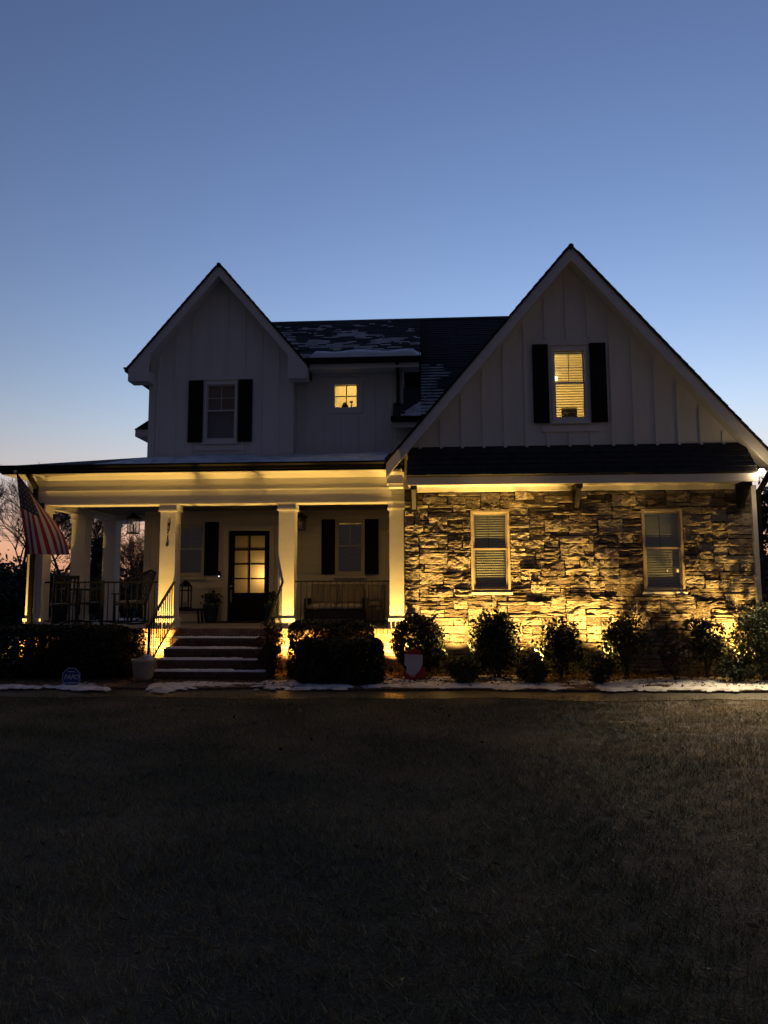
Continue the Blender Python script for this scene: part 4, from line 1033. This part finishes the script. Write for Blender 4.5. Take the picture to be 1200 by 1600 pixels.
SH('bronze tinged low shrub in front of the leaning shrub', 1030, 1080, 985, 1064, 12.15, 1700, M['leaf_red'], clumps=34, seed=9, ry=.26, size=.028)
SH('big shrub at the right corner under the floodlight', 1146, 1235, 934, 1060, 12.30, 9500, M['leaf_lit'], clumps=110, seed=10, ry=.5, size=.026)
SH('low spreading shrub at the foot of the corner shrub', 1120, 1180, 1020, 1068, 11.95, 1900, M['leaf'], clumps=30, seed=11, ry=.28, size=.026)
SH('small round shrub on the snow right of the holiday ornament', 702, 750, 1026, 1078, 11.72, 1700, M['leaf'], seed=12, ry=.24, size=.027)
SH('small clipped shrub on the snow between the loose shrub and full shrub', 808, 857, 1026, 1078, 11.72, 1700, M['leaf'], seed=13, ry=.24, size=.027)
SH('small ragged shrub on the snow in front of the tall open shrub', 914, 964, 1022, 1078, 11.72, 1500, M['leaf'], clumps=30, seed=14, ry=.24, size=.027)
# climbing bush at the right stair rail
SH('straggly bronze leaved bush climbing the right stair rail', 398, 450, 960, 1066, 12.22, 2300, M['leaf_red'], clumps=60, seed=15, ry=.24, size=.024, name='climbing_bush')

# ================================================================== trees behind
def bare_tree_mesh(seed, height, spread=.5, levels=6, name='bare_tree'):
    r = random.Random(seed); segs = []
    def grow(p, d, ln, rad, lv):
        n = 3; q = p
        for i in range(n):
            d = (d+Vector((r.gauss(0, .10), r.gauss(0, .10), r.gauss(.02, .06)))).normalized(); q2 = q+d*ln/n
            segs.append((q, q2, rad*(1-.28*i/n), rad*(1-.28*(i+1)/n))); q = q2
            if lv < levels and lv > 0 and r.random() < .55: branch(q, d, ln*.62, rad*.45, lv+1)
        if lv < levels:
            for _ in range(2 if r.random() < .55 else 3): branch(q, d, ln*r.uniform(.62, .82), rad*.62, lv+1)
    def branch(q, d, ln, rad, lv):
        ax = Vector((r.gauss(0, 1), r.gauss(0, 1), r.gauss(0, .5))).normalized()
        d2 = (Matrix.Rotation(r.uniform(.3, .85)*(spread/.5), 3, ax) @ d); d2.z += .12; grow(q, d2.normalized(), ln, rad, lv)
    grow(Vector((0, 0, -.1)), Vector((0, 0, 1)), height*.26, height*.017, 0)
    tr, tw = MB(), MB()
    for (a, b_, r0_, r1_) in segs:
        d = b_-a
        if r0_ > height*.004: tr.tube([a, b_], [r0_*.8, r1_*.8], 6, False)
        else: tw.tube([a, b_], [max(r0_*.7, .005), max(r1_*.7, .004)], 3, False)
    return tr.mesh('trunk', M['bark'], fix=False), tw.mesh('crown', M['twig'], fix=False)
TV = [bare_tree_mesh(s_, 9.0, .5, 6) for s_ in (3, 8, 21)]
SV = [bare_tree_mesh(s_, 5.0, .34, 5) for s_ in (5, 14)]
def tree(name, label, meshes, x, y, s, rz, group):
    t = thing(name, label, 'tree', (x, y, -.06), rz, group); t.scale = (s, s, s)
    obj('trunk', meshes[0], None, t); obj('crown', meshes[1], None, t)
    return t
for i, (px, Y, s_, v, lab) in enumerate([
        (16, 34, .95, 0, 'tall bare tree rising above the dark evergreens beyond the flag'),
        (52, 37, .92, 1, 'bare tree behind the hanging flag'),
        (-35, 33, 1.0, 2, 'bare tree at the outer end of the treeline past the flag'),
        (95, 36, .85, 2, 'bare forked tree seen between corner column and side column'),
        (150, 38, .80, 0, 'slim bare tree seen between the two side porch columns'),
        (205, 40, .74, 1, 'bare tree seen under the hanging lantern'),
        (228, 37, .62, 2, 'short bare tree seen beside the house corner under the lantern')]):
    p = P(px, 940, Y); tree('bare_tree', lab, TV[v], p.x, Y, s_*1.12, i*1.3, 'bare trees behind the house')
for i, (px, Y, s_, v) in enumerate([(192, 31, .9, 0), (203, 32, .95, 1), (214, 31, .9, 0), (222, 33, 1.0, 1), (232, 31, .85, 0), (150, 33, .8, 1), (94, 32, .8, 0)]):
    p = P(px, 940, Y); t = tree('sapling', {5: 'thin leafy sapling seen between the two side porch columns', 6: 'thin leafy sapling seen just past the porch corner column'}.get(i, 'thin sapling with dry brown leaves in the thicket below the hanging lantern'), SV[v], p.x, Y, s_, i*2.1, 'saplings behind the side porch')
    rs = np.random.RandomState(i); n = 900; C = np.stack([rs.normal(0, .85, n), rs.normal(0, .85, n), rs.uniform(.3, 4.2, n)], 1)
    obj('dry_leaves', leaves(C, .045, M['brownleaf'], 'dry_leaves'), None, t)
def evergreen(label, x, y, h, rad, n, seed, group='evergreens behind the house', cone=True, size=.10):
    t = thing('evergreen_tree', label, 'tree', (x, y, -.06), 0, group); rs = np.random.RandomState(seed)
    k = 130; zc = rs.uniform(.06, 1, k)*h
    prof = (1-zc/h)**.75 if cone else np.sqrt(np.clip(1-((zc/h-.5)/.52)**2, 0, 1))
    a = rs.rand(k)*2*np.pi; rr = rad*prof*rs.rand(k)**.4
    cc = np.stack([np.cos(a)*rr, np.sin(a)*rr, zc], 1); j = rs.randint(0, k, n)
    C = cc[j]+rs.normal(size=(n, 3))*(.12*rad+.05)
    obj('crown', leaves(C, size, M['needle'], 'crown', asp=.4), None, t)
    b = MB().tube([(0, 0, -.1), (0, 0, h*.5), (0, 0, h*.97)], [.03*h, .02*h, .004*h], 8)
    for c in cc[::5]: b.tube([(0, 0, max(.1, c[2]-.3)), tuple(c)], [.03, .008], 4)
    obj('trunk', b, M['bark'], t)
for lab, px, Y, ytop, rad, cone in [
        ('wide dark evergreen low beside the bare trees left of the flag', 5, 27, 888, 1.6, False),
        ('dark evergreen clump behind the corner column base', 62, 28, 905, 1.5, False),
        ('dark evergreen at the outer edge of the side yard', -60, 26, 872, 1.8, False),
        ('pointed cedar seen between the two side porch columns', 153, 27, 850, .55, True),
        ('low dark evergreen behind the left porch railing', 112, 29, 915, 1.2, False),
        ('low dark evergreen thicket under the saplings', 212, 30, 925, 1.5, False),
        ('broad evergreen past the right end of the stone wall', 1226, 21, 770, 1.5, False),
        ('smaller evergreen low past the right downspout', 1205, 24, 880, 1.3, False)]:
    p = P(px, 940, Y); h = P(px, ytop, Y).z+.06
    evergreen(lab, p.x, Y, h, rad, 7000, abs(hash(lab)) % 1000 if False else len(lab)*7, cone=cone)

# distant woods closing the view at ground level
def woods():
    n = 42000; x = nrs.uniform(-75, 75, n); y = 62+nrs.rand(n)*8
    hmax = 3.0+1.0*np.array([noise.noise(Vector((a*.12, 0, 0))) for a in x])+.7*np.array([noise.noise(Vector((a*.6, 5, 0))) for a in x])
    C = np.stack([x, y, nrs.rand(n)*hmax], 1)
    tag(obj('distant_woods', leaves(C, .22, M['needle'], 'distant_woods'), None, kind='stuff'), 'dark far treeline closing the horizon behind the yard', 'woods')
woods()

# ================================================================== flag
fb, ft = P(66, 792, CY-.17), P(27, 741, 12.35)
flag = thing('flag', 'striped flag with blue canton hanging from the porch corner column', 'flag', tuple(fb), absolute=True)
pole_dir = (ft-fb).normalized()
obj('pole', MB().tube([fb, ft+pole_dir*.05], .012, 10), M['iron'], flag)
obj('finial', MB().lathe([(.005, -.03), (.028, -.01), (.028, .012), (.006, .03)], 12, ft+pole_dir*.07), M['brass'], flag)
obj('bracket', MB().box(fb.x-.04, fb.x+.04, fb.y-.02, CY-.151, fb.z-.07, fb.z+.07), M['iron'], flag)
def flag_mat():
    m = mat('flag_cloth', (.5, .5, .5), .8); b = m.node_tree.nodes['Principled BSDF']
    uv = N(m, 'ShaderNodeUVMap'); sp = N(m, 'ShaderNodeSeparateXYZ'); L(m, uv.outputs[0], sp.inputs[0])
    def math_(op, a, c=None, cv=None):
        n = N(m, 'ShaderNodeMath', operation=op); L(m, a, n.inputs[0])
        if c is not None: L(m, c, n.inputs[1])
        elif cv is not None: n.inputs[1].default_value = cv
        return n.outputs[0]
    v13 = math_('MULTIPLY', sp.outputs[1], cv=13.0); par = math_('MODULO', math_('FLOOR', v13), cv=2.0)
    mx = N(m, 'ShaderNodeMix', data_type='RGBA'); L(m, par, mx.inputs[0])
    mx.inputs[6].default_value = (.30, .010, .016, 1); mx.inputs[7].default_value = (.52, .49, .46, 1)
    can = math_('MULTIPLY', math_('LESS_THAN', sp.outputs[0], cv=.42), math_('LESS_THAN', sp.outputs[1], cv=7/13))
    sx = math_('SUBTRACT', math_('FRACT', math_('MULTIPLY', sp.outputs[0], cv=15.0)), cv=.5); sy = math_('SUBTRACT', math_('FRACT', math_('MULTIPLY', sp.outputs[1], cv=9.3)), cv=.5)
    rr = math_('ADD', math_('MULTIPLY', sx, sx), math_('MULTIPLY', sy, sy)); star = math_('LESS_THAN', rr, cv=.045)
    m2 = N(m, 'ShaderNodeMix', data_type='RGBA'); L(m, star, m2.inputs[0]); m2.inputs[6].default_value = (.008, .011, .045, 1); m2.inputs[7].default_value = (.16, .16, .18, 1)
    m3 = N(m, 'ShaderNodeMix', data_type='RGBA'); L(m, can, m3.inputs[0]); L(m, mx.outputs[2], m3.inputs[6]); L(m, m2.outputs[2], m3.inputs[7])
    L(m, m3.outputs[2], b.inputs['Base Color'])
    nw = N(m, 'ShaderNodeTexNoise'); nw.inputs['Scale'].default_value = 60
    return m
def flag_cloth():
    nx, ny = 40, 26; vs, fs, uvs = [], [], []
    b0, b1 = P(41, 866, 12.40), P(113, 867, 12.78)
    for j in range(ny+1):
        s_ = j/ny                                  # 0 = upper stripe at the pole tip
        top = ft.lerp(fb+Vector((0, -.02, -.01)), s_*.94); bot = b0.lerp(b1, s_)
        for i in range(nx+1):
            t = i/nx; p = top.lerp(bot, t); bulge = math.sin(t*math.pi)
            p = p+Vector((.13*bulge*s_-.02*bulge, -.02, 0))+Vector((.010, .045, 0))*math.sin(s_*9+t*2.2)*min(1, t*2)*(.5+.5*t)
            vs.append(p); uvs.append((t, s_))
    for j in range(ny):
        for i in range(nx):
            a = j*(nx+1)+i; fs.append((a, a+1, a+nx+2, a+nx+1))
    me = bpy.data.meshes.new('cloth'); me.from_pydata(vs, [], fs); ul = me.uv_layers.new(name='UVMap')
    for l in me.loops: ul.data[l.index].uv = uvs[l.vertex_index]
    me.materials.append(flag_mat()); me.polygons.foreach_set('use_smooth', [True]*len(me.polygons))
    return me
obj('cloth', flag_cloth(), None, flag)

# ================================================================== yard signs, pots, porch things
sg = G(111, 1071, .05); sgc = P(110.5, 1058, sg.y)
sign = thing('yard_sign', 'blue octagonal yard sign lettered FAFO in front of the dark hedge', 'sign', (sg.x, sg.y, .05))
R8 = .165; zc = sgc.z-.05
oct_ = lambda r: [(r*math.cos(math.pi/8+k*math.pi/4), zc+r*math.sin(math.pi/8+k*math.pi/4)) for k in range(8)]
blue, white = mat('sign_blue', (.018, .045, .17), .5), mat('sign_white', (.55, .57, .6), .5)
obj('stake', MB().box(-.01, .01, .008, .02, -.1, zc), M['iron'], sign)
obj('panel', MB().prism(oct_(R8), -.004, .006), blue, sign)
obj('border', MB().prism(oct_(R8*.95), -.0075, -.005, holes=[oct_(R8*.90)]), white, sign)
o = obj('lettering', text_mesh('FAFO', .102, .001, white, .25), None, sign); o.location = (0, -.0075, zc); o.rotation_euler = (math.radians(90), 0, 0)
obj('small_print', MB().box(-.06, .06, -.0075, -.005, zc+.082, zc+.092).box(-.09, .09, -.0075, -.005, zc-.088, zc-.080).box(-.06, .06, -.0075, -.005, zc-.105, zc-.099), white, sign)

og = G(647, 1062, .05); og.y = 12.0; og.x = P(647, 1055, 12.0).x
orn = thing('holiday_yard_ornament', 'small white and red holiday cutout with gold buckle before the round shrub', 'ornament', (og.x, og.y, .05))
a, b_ = P(633, 1022, 12.0), P(663, 1060, 12.0); W = b_.x-a.x; Hh = a.z-.05
wh = mat('ornament_white', (.55, .54, .56), .7)
obj('white_panel', MB().prism([(-W*.48, Hh), (W*.46, Hh*.97), (W*.45, Hh*.62), (W*.28, Hh*.36), (W*.05, Hh*.22), (-W*.22, Hh*.2), (-W*.42, Hh*.32), (-W*.38, Hh*.5), (-W*.5, Hh*.6)], -.012, .004), wh, orn)
obj('red_panel', MB().prism([(-W*.52, .02), (W*.56, .02), (W*.62, Hh*.52), (W*.3, Hh*.5), (-W*.3, Hh*.45), (-W*.5, Hh*.3)], .005, .02), M['rust'], orn)
obj('red_cap', MB().prism([(-W*.4, Hh*.98), (W*.42, Hh*.95), (W*.35, Hh*1.12), (0, Hh*1.2), (-W*.3, Hh*1.12)], -.004, .012), M['rust'], orn)
obj('buckle', MB().prism(rect(-W*.2, W*.05, .06, .15), -.0, .0045, holes=[rect(-W*.14, -W*.01, .08, .13)]), mat('ornament_gold', (.5, .38, .2), .5), orn)
obj('stake', MB().box(-.008, .008, .021, .03, -.1, Hh*.8), M['iron'], orn)

def pot(name, label, x, y, z, r, h, m, prof=None):
    t = thing(name, label, 'planter', (x, y, z))
    prof = prof or [(.62, 0), (.78, .2), (.92, .6), (.97, .85), (1.04, .9), (1.04, 1.0), (.94, 1.0), (.90, .9)]
    obj('pot_body', MB().lathe([(a*r, b_*h) for a, b_ in prof], 28), m, t, smooth=True)
    obj('soil', MB().lathe([(.91*r, .88*h), (.90*r, .92*h)], 24), M['soil'], t)
    return t
g = P(224, 1066, 11.85)
pt = pot('planter', 'large pale glazed pot with a lump of snow beside the bottom step', g.x, 11.85, .05, .20, .36, M['pot_pale'])
obj('snow_lump', MB().lathe([(.09, .0), (.10, .05), (.085, .10), (.03, .125)], 9, (.07, -.03, .31)), M['snow'], pt)
g = P(270, 986, 13.22)
pot('planter', 'small terracotta pot on the top step below the numbered column', P(270, 992, 12.98).x, 13.06, FLOOR-.165, .075, .15, M['pot_terra'])
t = pot('planter', 'dark teal fluted pot beside the door below the painted board', P(329, 965, 15.15).x, 15.15, FLOOR, .17, .40, M['pot_teal'])
rs = np.random.RandomState(4); obj('plant', leaves(np.stack([rs.normal(0, .09, 260), rs.normal(0, .08, 260), .40+rs.rand(260)*.22], 1), .03, M['leaf'], 'plant'), None, t)
t = pot('planter', 'teal pot with a sprig standing right of the front door', P(424, 960, 14.9).x, 14.9, FLOOR, .16, .42, M['pot_teal'])
obj('plant', leaves(np.stack([rs.normal(0, .07, 220), rs.normal(0, .07, 220), .40+rs.rand(220)*.26], 1), .03, M['leaf'], 'plant'), None, t)
# painted board leaning by the door
p0, p1 = P(325, 918, 15.42), P(344, 965, 15.42)
pbd = thing('porch_board', 'tall pale board with painted pine trees leaning by the door', 'sign', ((p0.x+p1.x)/2, 15.42, FLOOR))
hw = (p1.x-p0.x)/2; hb = p0.z-FLOOR
obj('panel', MB().box(-hw, hw, -.01, .012, .001, hb), M['cushion2'], pbd)
tm = mat('painted_pine', (.05, .04, .035), .7)
for dx, hh in ((-.07, .13), (.0, .20), (.08, .16)):
    obj('painted_tree', MB().prism([(dx-.045, .42), (dx+.045, .42), (dx, .42+hh)], -.0125, -.0105), tm, pbd)
obj('knot', MB().tube([(-.01, -.0105, hb-.09), (-.01, -.022, hb-.09)], .034, 14), M['iron'], pbd)
# decorative floor lantern on a low bench
bx = P(291, 960, 14.95); bench = thing('porch_bench', 'low dark bench under the window left of the door', 'bench', (bx.x+.05, 14.95, FLOOR))
obj('seat', MB().box(-.36, .30, -.16, .16, .26, .31), M['darkwood'], bench)
for sx in (-.30, .24):
    for sy in (-.12, .12): obj('leg', MB().bar((sx*1.1, sy, 0), (sx, sy, .26), .035, .035), M['darkwood'], bench)
obj('apron', MB().box(-.33, .27, -.13, -.11, .20, .26), M['cushion2'], bench)
ln_ = P(289, 940, 14.95); fl_ = thing('floor_lantern', 'tall black open lantern with peaked roof standing on the bench', 'lantern', (ln_.x, 14.95, FLOOR+.31))
b = MB()
for sx in (-1, 1):
    for sy in (-1, 1): b.bar((sx*.10, sy*.09, 0), (sx*.10, sy*.09, .46), .024, .024)
b.box(-.12, .12, -.11, .11, 0, .03).box(-.12, .12, -.11, .11, .37, .395)
obj('lantern_frame', b, M['iron'], fl_)
obj('lantern_roof', MB().lathe([(.16, .46), (.15, .475), (.07, .56), (.02, .60)], 4), M['iron'], fl_)
obj('candle', MB().tube([(0, 0, .03), (0, 0, .14)], .035, 14), M['cushion2'], fl_)
mt = thing('doormat', 'dark doormat lying in front of the black door', 'mat', ((dx0+dx1)/2-.1, 15.2, FLOOR))
obj('mat_body', MB().box(-.5, .5, -.24, .24, .002, .018), M['darkwood'], mt)

# sofa and armchair behind the right railing
def cushion(w_, d_, h_, r=.05):
    b = MB(); nx, ny = 8, 6
    def ht(u, v): return (1-abs(2*u-1)**4)*(1-abs(2*v-1)**4)
    for sgn in (1, -1):
        o = len(b.v)
        for j in range(ny+1):
            for i in range(nx+1):
                u, v = i/nx, j/ny; b.v.append(((u-.5)*w_, (v-.5)*d_, sgn*h_/2*(.45+.55*ht(u, v)**.6)))
        for j in range(ny):
            for i in range(nx): a = o+j*(nx+1)+i; b.f.append((a, a+1, a+nx+2, a+nx+1))
    o2 = (nx+1)*(ny+1); ring = list(range(nx+1))+[j*(nx+1)+nx for j in range(1, ny+1)]+[ny*(nx+1)+i for i in range(nx-1, -1, -1)]+[j*(nx+1) for j in range(ny-1, 0, -1)]
    for k in range(len(ring)): c = (k+1) % len(ring); b.f.append((ring[k], ring[c], ring[c]+o2, ring[k]+o2))
    return b
sx0, sx1 = P(477, 950, 14.75).x, P(572, 950, 14.75).x
sofa = thing('porch_sofa', 'outdoor sofa with tan back cushions behind the right railing', 'sofa', ((sx0+sx1)/2, 14.9, FLOOR)); SW = sx1-sx0
obj('base', MB().box(-SW/2, SW/2, -.30, .38, .10, .27), M['darkwood'], sofa)
for s_ in (-1, 1): obj('armrest', MB().box(s_*SW/2-(.06 if s_ > 0 else -.0), s_*SW/2+(.0 if s_ > 0 else .06), -.305, .375, .271, .52), M['darkwood'], sofa)
for s_ in (-1, 1):
    for y_ in (-.26, .34): obj('leg', MB().box(s_*(SW/2-.05)-.025, s_*(SW/2-.05)+.025, y_-.025, y_+.025, 0, .10), M['darkwood'], sofa)
obj('backrest', MB().box(-SW/2+.06, SW/2-.06, .31, .375, .271, .70), M['darkwood'], sofa)
for s_ in (-1, 1):
    o = obj('seat_cushion', cushion(SW/2-.07, .58, .14), M['cushion2'], sofa, smooth=True); o.location = (s_*(SW/4-.03), 0, .345)
    o = obj('back_cushion', cushion(SW/2-.07, .42, .15), M['cushion'], sofa, smooth=True); o.location = (s_*(SW/4-.03), .22, .60); o.rotation_euler = (math.radians(78), 0, 0)
ax = P(588, 955, 14.4).x
arm = thing('wicker_armchair', 'brown wicker armchair next to the sofa by the end column', 'chair', (ax, 14.45, FLOOR), 0)
obj('chair_base', MB().box(-.20, .17, -.26, .26, .06, .36), M['wicker'], arm)
obj('backrest', MB().prism([(.20, .36), (.27, .36), (.34, .80), (.28, .80)], -.20, .17, 'X'), M['wicker'], arm)
for x_ in (-.205, .115): obj('armrest', MB().box(x_, x_+.06, -.26, .2, .361, .52), M['wicker'], arm)
o = obj('seat_cushion', cushion(.30, .44, .10), M['cushion'], arm, smooth=True); o.location = (-.015, -.02, .41)
o = obj('back_pillow', cushion(.30, .36, .12), M['cushion'], arm, smooth=True); o.location = (-.015, .17, .62); o.rotation_euler = (math.radians(76), 0, 0)
for x_ in (-.17, .14):
    for y_ in (-.22, .22): obj('leg', MB().box(x_-.02, x_+.02, y_-.02, y_+.02, 0, .06), M['wicker'], arm)

# table and chairs on the left end of the porch
tx = P(120, 950, 14.5).x
tb = thing('patio_table', 'dark round patio table behind the left railing', 'table', (tx, 14.5, FLOOR))
obj('table_top', MB().lathe([(.46, .70), (.48, .71), (.48, .735), (.46, .74)], 28), M['darkwood'], tb)
obj('pedestal', MB().tube([(0, 0, .05), (0, 0, .70)], .035, 12), M['darkwood'], tb)
for k in range(4): obj('foot', MB().bar((0, 0, .09), (.32*math.cos(k*math.pi/2+.7), .32*math.sin(k*math.pi/2+.7), .02), .05, .04), M['darkwood'], tb)
def patio_chair(x, y, rz, label):
    t = thing('patio_chair', label, 'chair', (x, y, FLOOR), rz, 'patio chairs on the side porch')
    obj('seat', MB().box(-.24, .24, -.24, .24, .40, .44), M['darkwood'], t)
    for sx in (-1, 1):
        obj('leg', MB().bar((sx*.22, -.22, 0), (sx*.22, -.22, .62), .035, .035), M['darkwood'], t)
        obj('leg', MB().bar((sx*.22, .26, 0), (sx*.22, .22, .44), .035, .035), M['darkwood'], t)
        obj('armrest', MB().box(sx*.24-.03, sx*.24+.03, -.25, .24, .621, .65), M['darkwood'], t)
        obj('back_post', MB().bar((sx*.22, .22, .44), (sx*.22, .34, .98), .035, .035), M['darkwood'], t)
    obj('top_rail', MB().box(-.24, .24, .31, .35, .93, 1.0), M['darkwood'], t)
    for k in range(5): obj('back_slat', MB().bar((-.16+k*.08, .225, .45), (-.16+k*.08, .33, .94), .035, .012), M['darkwood'], t)
    return t
patio_chair(P(97, 950, 14.15).x, 14.1, -2.4, 'dark slatted patio chair nearest the corner column')
patio_chair(P(140, 950, 15.2).x, 15.2, .5, 'dark slatted patio chair on the house side of the round table')
# rocking chair
rk = thing('rocking_chair', 'dark rocking chair with pale seat by the house corner', 'chair', (P(203, 960, 14.6).x, 14.6, FLOOR), -.6)
for sx in (-1, 1):
    obj('rocker', MB().tube([(sx*.24, -.42, .07), (sx*.24, -.15, .02), (sx*.24, .15, .02), (sx*.24, .5, .11)], .018, 8), M['darkwood'], rk)
    obj('leg', MB().bar((sx*.24, -.2, .02), (sx*.24, -.22, .62), .035, .035), M['darkwood'], rk)
    obj('leg', MB().bar((sx*.24, .2, .03), (sx*.24, .2, .42), .035, .035), M['darkwood'], rk)
    obj('armrest', MB().bar((sx*.26, -.27, .63), (sx*.26, .26, .61), .06, .025), M['darkwood'], rk)
    obj('back_post', MB().tube([(sx*.24, .2, .40), (sx*.23, .32, .75), (sx*.20, .45, 1.08)], .02, 8), M['darkwood'], rk)
obj('seat', MB().box(-.235, .235, -.22, .22, .39, .42), M['darkwood'], rk)
o = obj('seat_cushion', cushion(.42, .40, .08), M['cushion2'], rk, smooth=True); o.location = (0, 0, .455)
obj('top_rail', MB().tube([(-.20, .45, 1.06), (0, .47, 1.12), (.20, .45, 1.06)], .03, 8), M['darkwood'], rk)
for k in range(6): obj('back_slat', MB().bar((-.16+k*.064, .21, .42), (-.15+k*.06, .45, 1.07), .03, .012), M['darkwood'], rk)

for o in bpy.data.objects:
    if '_abs' in o: del o['_abs']
